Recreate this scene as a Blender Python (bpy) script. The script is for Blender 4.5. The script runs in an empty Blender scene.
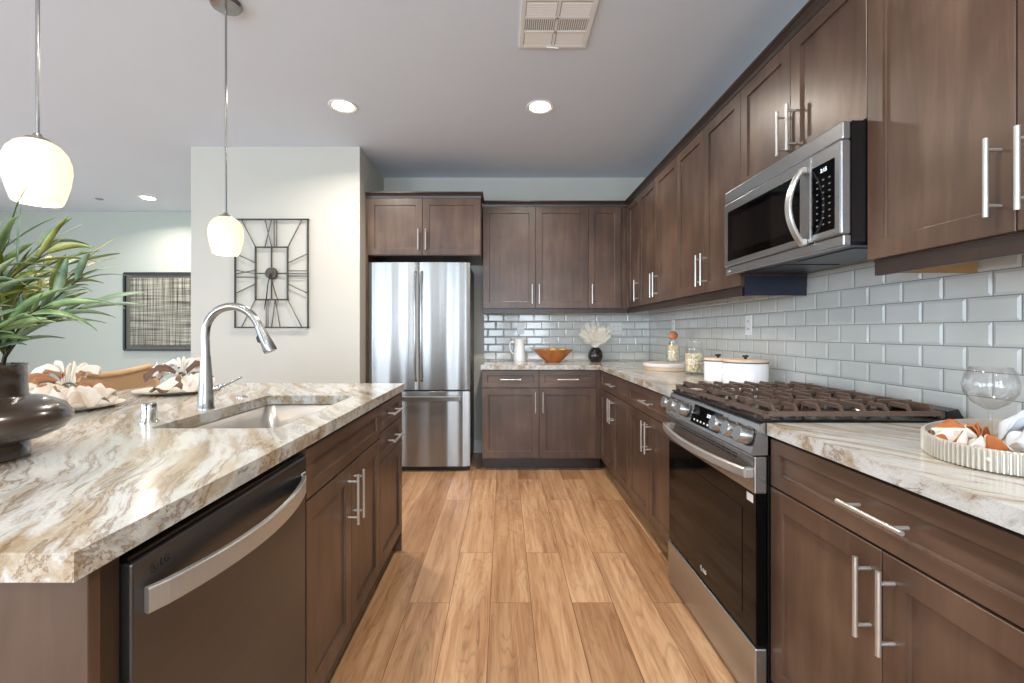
import bpy, bmesh, math, random
from mathutils import Vector, Matrix, noise as mnoise
PI = math.pi
R = math.radians
random.seed(7)
SC = bpy.context.scene
COL = SC.collection

# ------------------------------------------------------------------ camera
W, H, F, U, V, EYE = 1024.0, 683.0, 457.2, 503.7, 332.4, 1.195
cd = bpy.data.cameras.new('camera'); cam = bpy.data.objects.new('camera', cd); COL.objects.link(cam)
cam.location = (0, 0, EYE); cam.rotation_euler = (R(90), 0, 0)
cd.sensor_fit = 'HORIZONTAL'; cd.sensor_width = 36; cd.lens = F / W * 36
cd.shift_x = (W / 2 - U) / W; cd.shift_y = -(H / 2 - V) / W
cd.clip_start = .02
SC.camera = cam

# ------------------------------------------------------------------ world, exposure
SC.view_settings.view_transform = 'Standard'; SC.view_settings.look = 'None'
SC.view_settings.exposure = 0.14; SC.view_settings.gamma = 1; SC.view_settings.use_curve_mapping = False
SC.cycles.use_denoising = True
try: SC.cycles.denoiser = 'OPENIMAGEDENOISE'
except Exception: pass
SC.cycles.max_bounces = 10; SC.cycles.diffuse_bounces = 5; SC.cycles.glossy_bounces = 5
SC.cycles.transmission_bounces = 10; SC.cycles.sample_clamp_indirect = 6
SC.cycles.caustics_reflective = False; SC.cycles.caustics_refractive = False
wd = bpy.data.worlds.new('sky'); SC.world = wd; wd.use_nodes = True
bg = wd.node_tree.nodes['Background']; bg.inputs[0].default_value = (.62, .78, 1, 1); bg.inputs[1].default_value = 1.6

def area(name, loc, rot, sx, sy, power, col, spread=None):
    l = bpy.data.lights.new(name, 'AREA'); l.shape = 'RECTANGLE'; l.size = sx; l.size_y = sy
    l.energy = power; l.color = col
    if spread: l.spread = spread
    o = bpy.data.objects.new(name, l); COL.objects.link(o); o.location = loc; o.rotation_euler = rot
    return o
# daylight entering through unseen panes behind the camera and the dining window on the left
for lx, lw, pw in ((-4.7, .9, 60), (-3.65, .9, 60), (-2.2, .5, 30), (-.62, 1.15, 62), (.75, .8, 48)):   # one per unseen pane, panes placed for fill and fridge streaks
    area('daylight_and_fill', (lx, -3.35, 1.45), (R(90), 0, 0), lw, 1.7, pw, (.76, .88, 1))
area('daylight_dining', (-6.85, 2.0, 1.35), (R(90), 0, R(-90)), 4.0, 1.9, 62, (.76, .88, 1))
area('daylight_side', (-6.85, -1.6, 1.35), (R(90), 0, R(-90)), 2.4, 1.9, 45, (.76, .88, 1))

# ------------------------------------------------------------------ node helpers
def s2l(c):
    f = lambda v: v / 12.92 if v <= .04045 else ((v + .055) / 1.055) ** 2.4
    return tuple(f(v / 255) for v in c) + (1,)
def newmat(name):
    m = bpy.data.materials.new(name); m.use_nodes = True
    nt = m.node_tree; return m, nt, nt.nodes['Principled BSDF']
def nd(nt, t, **kw):
    n = nt.nodes.new(t)
    for k, v in kw.items():
        if k.startswith('i_'):
            key = k[2:]; key = int(key) if key.isdigit() else key.replace('_', ' ')
            n.inputs[key].default_value = v
        else: setattr(n, k, v)
    return n
def lk(nt, a, b): nt.links.new(a, b)
def ramp(nt, fac, stops, interp='LINEAR'):
    r = nt.nodes.new('ShaderNodeValToRGB'); r.color_ramp.interpolation = interp
    e = r.color_ramp.elements
    while len(e) < len(stops): e.new(.5)
    for i, (p, c) in enumerate(stops): e[i].position = p; e[i].color = c
    lk(nt, fac, r.inputs[0]); return r.outputs[0]
def plain(name, rgb, rough=.5, metal=0, noise=.04, scale=30, bump=0, coat=0, spec=None, sat=None):
    """colour with a little procedural variation"""
    m, nt, b = newmat(name); c = s2l(rgb)
    tc = nd(nt, 'ShaderNodeTexCoord'); n = nd(nt, 'ShaderNodeTexNoise', i_Scale=scale, i_Detail=3.0)
    lk(nt, tc.outputs['Object'], n.inputs['Vector'])
    lo = tuple(max(0, v * (1 - noise)) for v in c[:3]) + (1,); hi = tuple(min(1, v * (1 + noise)) for v in c[:3]) + (1,)
    lk(nt, ramp(nt, n.outputs[0], [(.3, lo), (.7, hi)]), b.inputs['Base Color'])
    b.inputs['Roughness'].default_value = rough; b.inputs['Metallic'].default_value = metal
    if coat: b.inputs['Coat Weight'].default_value = coat; b.inputs['Coat Roughness'].default_value = .08
    if spec is not None: b.inputs['Specular IOR Level'].default_value = spec
    if bump:
        bp = nd(nt, 'ShaderNodeBump', i_Strength=bump, i_Distance=.002)
        lk(nt, n.outputs[0], bp.inputs['Height']); lk(nt, bp.outputs[0], b.inputs['Normal'])
    return m
def brushed(name, rgb, rough=.25, axis='z', streak=.12, metal=1.0, ani=.6, arot=0, wave=0, wscale=4.0, wdist=.02, coordobj=True):
    """brushed metal, brushing along the given axis; optional slow waviness of the sheet"""
    m, nt, b = newmat(name); c = s2l(rgb)
    tc = nd(nt, 'ShaderNodeTexCoord'); mp = nd(nt, 'ShaderNodeMapping')
    s = {'x': (2, 300, 300), 'y': (300, 2, 300), 'z': (300, 300, 2)}[axis]
    mp.inputs['Scale'].default_value = s
    lk(nt, tc.outputs['Object'], mp.inputs[0])
    n = nd(nt, 'ShaderNodeTexNoise', i_Scale=1.0, i_Detail=2.0); lk(nt, mp.outputs[0], n.inputs['Vector'])
    lo = tuple(v * (1 - streak) for v in c[:3]) + (1,)
    lk(nt, ramp(nt, n.outputs[0], [(.3, lo), (.7, c)]), b.inputs['Base Color'])
    b.inputs['Metallic'].default_value = metal; b.inputs['Roughness'].default_value = rough
    b.inputs['Anisotropic'].default_value = ani; b.inputs['Anisotropic Rotation'].default_value = arot
    bp = nd(nt, 'ShaderNodeBump', i_Strength=.04, i_Distance=.001); lk(nt, n.outputs[0], bp.inputs['Height'])
    if wave:
        m2 = nd(nt, 'ShaderNodeMapping'); q = {'x': (.15, 1, 1), 'y': (1, .15, 1), 'z': (1, 1, .012)}[axis]
        m2.inputs['Scale'].default_value = q; lk(nt, tc.outputs['Object'], m2.inputs[0])
        n2 = nd(nt, 'ShaderNodeTexNoise', i_Scale=wscale, i_Detail=1.0); lk(nt, m2.outputs[0], n2.inputs['Vector'])
        b2 = nd(nt, 'ShaderNodeBump', i_Strength=wave, i_Distance=wdist)
        lk(nt, n2.outputs[0], b2.inputs['Height']); lk(nt, b2.outputs[0], bp.inputs['Normal'])
    lk(nt, bp.outputs[0], b.inputs['Normal'])
    return m
def wood_mat(name, c0, c1, c2, rough=.36, scale=1.0, axis='z', coat=.10):
    m, nt, b = newmat(name)
    tc = nd(nt, 'ShaderNodeTexCoord'); mp = nd(nt, 'ShaderNodeMapping')
    s = {'z': (14, 14, 1.6), 'x': (1.6, 14, 14), 'y': (14, 1.6, 14)}[axis]
    mp.inputs['Scale'].default_value = tuple(v * scale for v in s)
    oi = nd(nt, 'ShaderNodeObjectInfo'); ad = nd(nt, 'ShaderNodeVectorMath', operation='ADD')
    sc = nd(nt, 'ShaderNodeVectorMath', operation='SCALE'); sc.inputs['Scale'].default_value = 9.0
    cb = nd(nt, 'ShaderNodeCombineXYZ')
    for i in range(3): lk(nt, oi.outputs['Random'], cb.inputs[i])
    lk(nt, cb.outputs[0], sc.inputs[0]); lk(nt, tc.outputs['Object'], ad.inputs[0]); lk(nt, sc.outputs[0], ad.inputs[1])
    lk(nt, ad.outputs[0], mp.inputs[0])
    n1 = nd(nt, 'ShaderNodeTexNoise', i_Scale=1.3, i_Detail=8.0, i_Roughness=.62, i_Distortion=.6); lk(nt, mp.outputs[0], n1.inputs['Vector'])
    n2 = nd(nt, 'ShaderNodeTexNoise', i_Scale=3.2, i_Detail=3.0); lk(nt, ad.outputs[0], n2.inputs['Vector'])
    mx = nd(nt, 'ShaderNodeMath', operation='MULTIPLY_ADD'); mx.inputs[1].default_value = .45
    m3 = nd(nt, 'ShaderNodeMath', operation='MULTIPLY'); m3.inputs[1].default_value = .55
    lk(nt, n2.outputs[0], m3.inputs[0]); lk(nt, n1.outputs[0], mx.inputs[0]); lk(nt, m3.outputs[0], mx.inputs[2])
    lk(nt, ramp(nt, mx.outputs[0], [(.3, s2l(c0)), (.5, s2l(c1)), (.7, s2l(c2))]), b.inputs['Base Color'])
    b.inputs['Roughness'].default_value = rough
    if coat: b.inputs['Coat Weight'].default_value = coat; b.inputs['Coat Roughness'].default_value = .25
    bp = nd(nt, 'ShaderNodeBump', i_Strength=.06, i_Distance=.001); lk(nt, n1.outputs[0], bp.inputs['Height'])
    lk(nt, bp.outputs[0], b.inputs['Normal'])
    return m
def emit_mat(name, col, st):
    m, nt, b = newmat(name); b.inputs['Emission Color'].default_value = col; b.inputs['Emission Strength'].default_value = st
    b.inputs['Base Color'].default_value = (.8, .8, .8, 1); return m
def glass_mat(name, tint=(1, 1, 1, 1), rough=0, mixt=.55):
    """thin clear glass: mostly see-through with a sharp reflection"""
    m, nt, b = newmat(name)
    out = nt.nodes['Material Output']
    tr = nd(nt, 'ShaderNodeBsdfTransparent'); tr.inputs[0].default_value = tint
    gl = nd(nt, 'ShaderNodeBsdfGlossy'); gl.inputs['Roughness'].default_value = .03
    fr = nd(nt, 'ShaderNodeLayerWeight'); fr.inputs['Blend'].default_value = .35
    mu = nd(nt, 'ShaderNodeMath', operation='MULTIPLY_ADD'); mu.inputs[1].default_value = .48; mu.inputs[2].default_value = .02
    lk(nt, fr.outputs['Facing'], mu.inputs[0])
    mix = nd(nt, 'ShaderNodeMixShader'); lk(nt, mu.outputs[0], mix.inputs[0]); lk(nt, tr.outputs[0], mix.inputs[1]); lk(nt, gl.outputs[0], mix.inputs[2])
    lk(nt, mix.outputs[0], out.inputs[0]); return m

def granite_mat():
    m, nt, b = newmat('veined_granite')
    tc = nd(nt, 'ShaderNodeTexCoord')
    def warp(scale, amt, src, det=2.0):
        w = nd(nt, 'ShaderNodeTexNoise', i_Scale=scale, i_Detail=det); lk(nt, src, w.inputs['Vector'])
        sb = nd(nt, 'ShaderNodeVectorMath', operation='SUBTRACT'); sb.inputs[1].default_value = (.5, .5, .5); lk(nt, w.outputs['Color'], sb.inputs[0])
        sc = nd(nt, 'ShaderNodeVectorMath', operation='SCALE'); sc.inputs['Scale'].default_value = amt; lk(nt, sb.outputs[0], sc.inputs[0])
        ad = nd(nt, 'ShaderNodeVectorMath', operation='ADD'); lk(nt, src, ad.inputs[0]); lk(nt, sc.outputs[0], ad.inputs[1]); return ad.outputs[0]
    v = warp(.8, .42, tc.outputs['Object']); v = warp(4.0, .07, v, 3.0)
    mp = nd(nt, 'ShaderNodeMapping'); mp.inputs['Rotation'].default_value = (0, R(10), R(-30)); lk(nt, v, mp.inputs[0])
    def band(scale, loc, det, rough, dist=.0):
        st = nd(nt, 'ShaderNodeMapping'); st.inputs['Scale'].default_value = scale; st.inputs['Location'].default_value = loc; lk(nt, mp.outputs[0], st.inputs[0])
        n = nd(nt, 'ShaderNodeTexNoise', i_Scale=1.0, i_Detail=det, i_Roughness=rough, i_Distortion=dist); lk(nt, st.outputs[0], n.inputs['Vector']); return n.outputs[0]
    n1 = band((11, .75, 8), (0, 0, 0), 9.0, .62)
    col = ramp(nt, n1, [(.30, s2l((138, 118, 96))), (.40, s2l((166, 148, 122))), (.47, s2l((180, 171, 155))), (.53, s2l((196, 196, 191))), (.60, s2l((172, 172, 168))), (.70, s2l((176, 158, 134)))])
    n2 = band((38, 1.6, 26), (3, 1, 5), 7.0, .66, .3)
    vein = ramp(nt, n2, [(.40, (0, 0, 0, 1)), (.47, (1, 1, 1, 1)), (.50, (0, 0, 0, 1))])
    gate = ramp(nt, band((5, .8, 4), (9, 2, 2), 2.0, .5), [(.36, (0, 0, 0, 1)), (.54, (1, 1, 1, 1))])
    g2 = nd(nt, 'ShaderNodeMath', operation='MULTIPLY'); lk(nt, vein, g2.inputs[0]); lk(nt, gate, g2.inputs[1])
    g3 = nd(nt, 'ShaderNodeMath', operation='MULTIPLY'); g3.inputs[1].default_value = .78; lk(nt, g2.outputs[0], g3.inputs[0])
    mx = nd(nt, 'ShaderNodeMixRGB'); mx.inputs[2].default_value = s2l((118, 92, 70)); lk(nt, g3.outputs[0], mx.inputs[0]); lk(nt, col, mx.inputs[1])
    wv = ramp(nt, band((20, 2.4, 14), (7, 3, 1), 6.0, .6, .2), [(.50, (0, 0, 0, 1)), (.60, (.8, .8, .8, 1))])
    mx2 = nd(nt, 'ShaderNodeMixRGB'); mx2.inputs[2].default_value = s2l((206, 207, 205)); lk(nt, wv, mx2.inputs[0]); lk(nt, mx.outputs[0], mx2.inputs[1])
    n4 = nd(nt, 'ShaderNodeTexNoise', i_Scale=260.0, i_Detail=2.0); lk(nt, tc.outputs['Object'], n4.inputs['Vector'])
    mx3 = nd(nt, 'ShaderNodeMixRGB', blend_type='MULTIPLY'); mx3.inputs[0].default_value = .22
    lk(nt, mx2.outputs[0], mx3.inputs[1]); lk(nt, ramp(nt, n4.outputs[0], [(.36, s2l((165, 165, 165))), (.50, (1, 1, 1, 1))]), mx3.inputs[2])
    lk(nt, mx3.outputs[0], b.inputs['Base Color'])
    b.inputs['Roughness'].default_value = .16
    return m

def floor_mat():
    m, nt, b = newmat('oak_planks')
    tc = nd(nt, 'ShaderNodeTexCoord'); sp = nd(nt, 'ShaderNodeSeparateXYZ'); lk(nt, tc.outputs['Object'], sp.inputs[0])
    cb = nd(nt, 'ShaderNodeCombineXYZ'); lk(nt, sp.outputs['Y'], cb.inputs['X'])
    sh = nd(nt, 'ShaderNodeMath', operation='ADD'); sh.inputs[1].default_value = .0587 + 18 * .18; lk(nt, sp.outputs['X'], sh.inputs[0]); lk(nt, sh.outputs[0], cb.inputs['Y'])
    def brick(c1, c2, mortar, msize):
        k = nd(nt, 'ShaderNodeTexBrick', offset=.37, offset_frequency=2, squash=1.0)
        k.inputs['Color1'].default_value = c1; k.inputs['Color2'].default_value = c2; k.inputs['Mortar'].default_value = mortar
        k.inputs['Scale'].default_value = 1; k.inputs['Mortar Size'].default_value = msize; k.inputs['Mortar Smooth'].default_value = .3
        k.inputs['Brick Width'].default_value = 1.24; k.inputs['Row Height'].default_value = .18
        lk(nt, cb.outputs[0], k.inputs['Vector']); return k
    k1 = brick((0, 0, 0, 1), (1, 1, 1, 1), (.5, .5, .5, 1), 0.0)
    k2 = brick((1, 1, 1, 1), (1, 1, 1, 1), (0, 0, 0, 1), .0016)
    pr = nd(nt, 'ShaderNodeSeparateColor'); lk(nt, k1.outputs['Color'], pr.inputs[0])
    off = nd(nt, 'ShaderNodeCombineXYZ')
    for i, s in enumerate((7.0, 13.0, 5.0)):
        q = nd(nt, 'ShaderNodeMath', operation='MULTIPLY'); q.inputs[1].default_value = s; lk(nt, pr.outputs[0], q.inputs[0]); lk(nt, q.outputs[0], off.inputs[i])
    ad = nd(nt, 'ShaderNodeVectorMath', operation='ADD'); lk(nt, tc.outputs['Object'], ad.inputs[0]); lk(nt, off.outputs[0], ad.inputs[1])
    mp = nd(nt, 'ShaderNodeMapping'); mp.inputs['Scale'].default_value = (34, 1.9, 1); lk(nt, ad.outputs[0], mp.inputs[0])
    n1 = nd(nt, 'ShaderNodeTexNoise', i_Scale=1.0, i_Detail=7.0, i_Roughness=.65, i_Distortion=.5); lk(nt, mp.outputs[0], n1.inputs['Vector'])
    mp2 = nd(nt, 'ShaderNodeMapping'); mp2.inputs['Scale'].default_value = (6, .8, 1); lk(nt, ad.outputs[0], mp2.inputs[0])
    n2 = nd(nt, 'ShaderNodeTexNoise', i_Scale=1.0, i_Detail=3.0, i_Distortion=.4); lk(nt, mp2.outputs[0], n2.inputs['Vector'])
    # cathedral rings: contour lines of a stretched noise field
    mm = nd(nt, 'ShaderNodeMath', operation='MULTIPLY'); mm.inputs[1].default_value = 26; lk(nt, n2.outputs[0], mm.inputs[0])
    fr = nd(nt, 'ShaderNodeMath', operation='FRACT'); lk(nt, mm.outputs[0], fr.inputs[0])
    ring = ramp(nt, fr.outputs[0], [(.0, (.55, .55, .55, 1)), (.25, (1, 1, 1, 1)), (.8, (1, 1, 1, 1)), (1, (.6, .6, .6, 1))])
    base = ramp(nt, n1.outputs[0], [(.28, s2l((156, 114, 82))), (.42, s2l((196, 152, 114))), (.56, s2l((212, 172, 134))), (.75, s2l((226, 192, 158)))])
    msk = ramp(nt, n2.outputs[0], [(.36, (.7, .7, .7, 1)), (.48, (0.15, .15, .15, 1)), (.60, (.5, .5, .5, 1))])
    mr = nd(nt, 'ShaderNodeMixRGB', blend_type='MULTIPLY'); lk(nt, msk, mr.inputs[0]); lk(nt, base, mr.inputs[1]); lk(nt, ring, mr.inputs[2])
    tone = ramp(nt, pr.outputs[0], [(0, s2l((208, 198, 188))), (.5, s2l((238, 234, 228))), (1, (1, 1, 1, 1))])
    m2 = nd(nt, 'ShaderNodeMixRGB', blend_type='MULTIPLY'); m2.inputs[0].default_value = 1; lk(nt, mr.outputs[0], m2.inputs[1]); lk(nt, tone, m2.inputs[2])
    lo = ramp(nt, n2.outputs[0], [(.34, s2l((224, 216, 208))), (.6, (1, 1, 1, 1))])
    m25 = nd(nt, 'ShaderNodeMixRGB', blend_type='MULTIPLY'); m25.inputs[0].default_value = 1; lk(nt, m2.outputs[0], m25.inputs[1]); lk(nt, lo, m25.inputs[2])
    m3 = nd(nt, 'ShaderNodeMixRGB'); m3.inputs[1].default_value = s2l((112, 78, 54)); lk(nt, k2.outputs['Color'], m3.inputs[0]); lk(nt, m25.outputs[0], m3.inputs[2])
    lk(nt, m3.outputs[0], b.inputs['Base Color'])
    b.inputs['Roughness'].default_value = .33
    bp = nd(nt, 'ShaderNodeBump', i_Strength=.10, i_Distance=.002); lk(nt, n1.outputs[0], bp.inputs['Height']); lk(nt, bp.outputs[0], b.inputs['Normal'])
    return m

M = {}
M['wall'] = plain('warm_white_paint', (198, 197, 188), .8, noise=.012, scale=3)
M['ceil'] = plain('ceiling_paint', (218, 229, 242), .85, noise=.01, scale=2)
M['trimw'] = plain('white_trim_paint', (235, 235, 232), .4, noise=.01)
M['wood'] = wood_mat('brown_maple', (60, 43, 33), (84, 63, 50), (110, 87, 71))
M['woodx'] = wood_mat('brown_maple_cross', (60, 43, 33), (84, 63, 50), (110, 87, 71), axis='x')
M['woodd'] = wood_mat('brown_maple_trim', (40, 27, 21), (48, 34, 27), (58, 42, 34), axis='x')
M['maple'] = wood_mat('bare_maple', (140, 104, 66), (158, 120, 78), (172, 134, 92), rough=.5, coat=0)
M['granite'] = granite_mat()
M['floor'] = floor_mat()
M['tile'] = plain('grey_glazed_tile', (210, 211, 206), .10, noise=.03, scale=6, coat=.3)
M['grout'] = plain('grout', (128, 128, 124), .9, noise=.04)
M['steel'] = brushed('brushed_steel', (168, 168, 166), .22, 'z', metal=.92)
M['fridge'] = brushed('fridge_steel', (158, 158, 157), .27, 'z', wave=.7, wscale=4.2, wdist=.05, metal=.92, ani=.8, arot=.25)
M['steely'] = brushed('brushed_steel_horizontal', (182, 183, 184), .25, 'x', wave=.2, metal=.92)
M['dwsteel'] = brushed('dishwasher_steel', (98, 98, 99), .28, 'x', metal=.85, wave=.35, wscale=3.5, wdist=.03)
M['sink'] = brushed('sink_steel', (206, 203, 198), .30, 'y', metal=.72)
M['nickel'] = brushed('satin_nickel', (208, 207, 202), .32, 'z', streak=.04, metal=.8)
M['chrome'] = plain('chrome', (220, 220, 218), .12, 1, noise=.01)
M['black'] = plain('black_enamel', (14, 14, 15), .25, noise=.1, coat=.3)
M['blackglass'] = plain('black_glass', (6, 6, 7), .05, noise=.05, spec=.14)
M['innerglass'] = plain('oven_window_glass', (20, 18, 18), .06, noise=.1, spec=.14)
M['iron'] = plain('cast_iron', (92, 74, 64), .34, noise=.15, scale=80, bump=.2)
M['dark'] = plain('dark_plastic', (20, 20, 22), .4)
M['navy'] = plain('shaded_end_navy', (34, 40, 56), .35)  # cabinet end in shade, the shade put into the colour
M['white'] = plain('white_enamel', (246, 246, 247), .18, noise=.01, coat=.4)
M['plastic'] = plain('white_plastic', (246, 246, 244), .35, noise=.01)
M['wire'] = plain('dark_iron_wire', (72, 68, 62), .5, .6, noise=.1)
M['bronze'] = plain('bronze_hub', (78, 70, 62), .45, .5)
M['vase'] = plain('brown_black_ceramic', (58, 46, 38), .22, noise=.25, scale=9, coat=.4)
M['vase2'] = plain('dark_glazed_ceramic', (34, 28, 26), .15, noise=.1, coat=.5)
M['screen'] = emit_mat('lit_digits', (.75, .88, 1, 1), 1.2)
M['lamp'] = emit_mat('downlight_lens', (1, .93, .82, 1), 14)
M['clear'] = glass_mat('clear_glass')
M['mark'] = plain('white_print', (225, 225, 225), .5, noise=.01)
M['logo'] = plain('grey_print', (28, 28, 28), .4, noise=.01)

# ------------------------------------------------------------------ mesh helpers
class B:
    def __init__(s): s.bm = bmesh.new()
    def box(s, x0, x1, y0, y1, z0, z1, bev=0, seg=1, mi=0, rot=None):
        r = bmesh.ops.create_cube(s.bm, size=1); vs = r['verts']
        c = Vector(((x0 + x1) / 2, (y0 + y1) / 2, (z0 + z1) / 2)); d = (abs(x1 - x0), abs(y1 - y0), abs(z1 - z0))
        for v in vs:
            p = Vector((v.co.x * d[0], v.co.y * d[1], v.co.z * d[2]))
            if rot is not None: p = rot @ p
            v.co = p + c
        fs = set(f for v in vs for f in v.link_faces)
        if bev:
            es = list(set(e for v in vs for e in v.link_edges))
            g = bmesh.ops.bevel(s.bm, geom=es, offset=min(bev, min(d) * .45), segments=seg, profile=.5, affect='EDGES')
            fs = set(f for f in g['faces']) | set(f for f in fs if f.is_valid)
            for v in g['verts']:
                for f in v.link_faces: fs.add(f)
        for f in fs:
            if f.is_valid: f.material_index = mi
        return s
    def quad(s, pts, mi=0, smooth=False):
        f = s.bm.faces.new([s.bm.verts.new(p) for p in pts]); f.material_index = mi; f.smooth = smooth; return s
    def loops(s, loops, close=True, cap0=False, cap1=False, smooth=True, mi=0):
        """skin a list of vertex rings"""
        rings = [[s.bm.verts.new(p) for p in l] for l in loops]
        n = len(rings[0])
        for a, b in zip(rings, rings[1:]):
            for i in range(n if close else n - 1):
                j = (i + 1) % n
                f = s.bm.faces.new((a[i], a[j], b[j], b[i])); f.smooth = smooth; f.material_index = mi
        if cap0: f = s.bm.faces.new(list(reversed(rings[0]))); f.material_index = mi
        if cap1: f = s.bm.faces.new(rings[-1]); f.material_index = mi
        return s
    def lathe(s, prof, c=(0, 0, 0), seg=32, sx=1, sy=1, mi=0, cap=True, smooth=True, rib=0, nrib=0):
        L = []
        for r, z in prof:
            r = max(r, 1e-4)
            L.append([(c[0] + sx * r * (1 + (rib * math.cos(nrib * 2 * PI * i / seg))) * math.cos(2 * PI * i / seg), c[1] + sy * r * (1 + (rib * math.cos(nrib * 2 * PI * i / seg))) * math.sin(2 * PI * i / seg), c[2] + z) for i in range(seg)])
        return s.loops(L, True, cap, cap, smooth, mi)
    def tube(s, path, rad, seg=10, caps=True, mi=0, flat=None, up=None):
        """sweep a circle (or flat=(a,b) ellipse scale) along a path"""
        P = [Vector(p) for p in path]; n = len(P)
        if not hasattr(rad, '__len__'): rad = [rad] * n
        L = []; ref = Vector(up) if up else None
        for i, p in enumerate(P):
            t = (P[min(i + 1, n - 1)] - P[max(i - 1, 0)]).normalized()
            if ref is None:
                a = Vector((0, 0, 1)) if abs(t.z) < .9 else Vector((1, 0, 0))
            else: a = ref
            u = t.cross(a)
            if u.length < 1e-6: u = t.cross(Vector((0, 1, 0)))
            u.normalize(); v = u.cross(t).normalized()
            if not up: ref = v
            fa, fb = flat if flat else (1, 1)
            L.append([tuple(p + u * (math.cos(2 * PI * k / seg) * rad[i] * fa) + v * (math.sin(2 * PI * k / seg) * rad[i] * fb)) for k in range(seg)])
        return s.loops(L, True, caps, caps, True, mi)
    def ribbon(s, path, w, h, up=(0, 0, 1), bev=.002, mi=0):
        """rectangular bar w (sideways) x h (along up) swept along a path"""
        P = [Vector(p) for p in path]; n = len(P); L = []; upv = Vector(up)
        for i, p in enumerate(P):
            t = (P[min(i + 1, n - 1)] - P[max(i - 1, 0)]).normalized(); u = t.cross(upv).normalized()
            a, b = w / 2, h / 2; e = min(bev, a * .6, b * .6)
            L.append([tuple(p + u * x + upv * y) for x, y in ((a - e, b), (a, b - e), (a, -b + e), (a - e, -b), (-a + e, -b), (-a, -b + e), (-a, b - e), (-a + e, b))])
        return s.loops(L, True, True, True, False, mi)
    def sphere(s, c, r, seg=16, rings=10, sc=(1, 1, 1), mi=0):
        prof = [(r * math.sin(PI * i / rings), -r * math.cos(PI * i / rings)) for i in range(rings + 1)]
        L = [[(c[0] + sc[0] * max(q, 1e-4) * math.cos(2 * PI * k / seg), c[1] + sc[1] * max(q, 1e-4) * math.sin(2 * PI * k / seg), c[2] + sc[2] * z) for k in range(seg)] for q, z in prof]
        return s.loops(L, True, True, True, True, mi)
    def poly(s, pts, z0, z1, mi=0, holes=()):
        """extrude a plan outline (with holes) from z0 to z1"""
        for z, flip in ((z1, False), (z0, True)):
            es = []
            for ring in [pts] + list(holes):
                vs = [s.bm.verts.new((p[0], p[1], z)) for p in ring]
                es += [s.bm.edges.new((vs[i], vs[(i + 1) % len(vs)])) for i in range(len(vs))]
            g = bmesh.ops.triangle_fill(s.bm, use_beauty=True, use_dissolve=False, edges=es, normal=(0, 0, -1 if flip else 1))
            for f in g['geom']:
                if isinstance(f, bmesh.types.BMFace): f.material_index = mi
        for ring in [pts] + list(holes):
            n = len(ring)
            for i in range(n):
                a, b = ring[i], ring[(i + 1) % n]
                s.quad([(a[0], a[1], z0), (b[0], b[1], z0), (b[0], b[1], z1), (a[0], a[1], z1)], mi)
        bmesh.ops.remove_doubles(s.bm, verts=s.bm.verts, dist=1e-5)
        return s
    def obj(s, name, mats, parent=None, loc=None, recalc=True):
        if recalc: bmesh.ops.recalc_face_normals(s.bm, faces=s.bm.faces)
        for e in s.bm.edges:
            if len(e.link_faces) == 2 and e.calc_face_angle(0) > R(38): e.smooth = False
        me = bpy.data.meshes.new(name); s.bm.to_mesh(me); s.bm.free()
        for m in (mats if isinstance(mats, (list, tuple)) else [mats]): me.materials.append(m)
        o = bpy.data.objects.new(name, me); COL.objects.link(o)
        if parent: o.parent = parent
        if loc: o.location = loc
        return o
def thing(name, label, cat, loc=(0, 0, 0), rz=0, group=None):
    o = bpy.data.objects.new(name, None); COL.objects.link(o); o.empty_display_size = .1
    o.location = loc; o.rotation_euler = (0, 0, rz); o['label'] = label; o['category'] = cat
    if group: o['group'] = group
    return o
def tag(o, label, cat, group=None, kind=None):
    o['label'] = label; o['category'] = cat
    if group: o['group'] = group
    if kind: o['kind'] = kind
    return o
def struct(o, label=None):
    o['kind'] = 'structure'
    if label: o['label'] = label
    return o
def solid(o, t, off=0):
    md = o.modifiers.new('thickness', 'SOLIDIFY'); md.thickness = t; md.offset = off; return o
def textmesh(name, txt, size, mat, parent, M4, depth=.0004, bold=False):
    cu = bpy.data.curves.new(name, 'FONT'); cu.body = txt; cu.size = size; cu.extrude = depth; cu.align_x = 'CENTER'; cu.align_y = 'CENTER'
    if bold: cu.offset = size * .02
    t = bpy.data.objects.new(name + '_src', cu); COL.objects.link(t)
    dg = bpy.context.evaluated_depsgraph_get(); me = bpy.data.meshes.new_from_object(t.evaluated_get(dg))
    bpy.data.objects.remove(t); me.transform(M4); me.materials.clear(); me.materials.append(mat); me.name = name
    o = bpy.data.objects.new(name, me); COL.objects.link(o); o.parent = parent; return o
def rrect(x0, x1, y0, y1, r, n=6):
    pts = []
    for cx, cy, a0 in ((x1 - r, y1 - r, 0), (x0 + r, y1 - r, 90), (x0 + r, y0 + r, 180), (x1 - r, y0 + r, 270)):
        for i in range(n + 1):
            a = R(a0 + 90 * i / n); pts.append((cx + r * math.cos(a), cy + r * math.sin(a)))
    return pts

# ------------------------------------------------------------------ key dimensions (metres)
CT, CB = .914, .876            # counter top / underside
XR, XRF = .819, .831           # right counter edge, right cabinet door faces
WX, WY = 1.456, 4.546          # right wall, back wall
XU = 1.132                     # right wall-cabinet door faces
YU = 4.206                     # back wall-cabinet door faces
YR0, YR1 = 1.425, 2.187        # range, near and far side
CEIL = 2.734
XI, XIF = -.548, -.556         # island counter edge, island door faces
YI0, YI1 = .583, 2.524
ZU0, ZU1 = 1.417, 2.352        # wall-cabinet doors
PX, PY, PXL = -1.1935, 3.79, -2.593   # pier wall with the clock
FARY, LEFTX, FRONTY = 5.84, -7.0, -3.5

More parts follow.
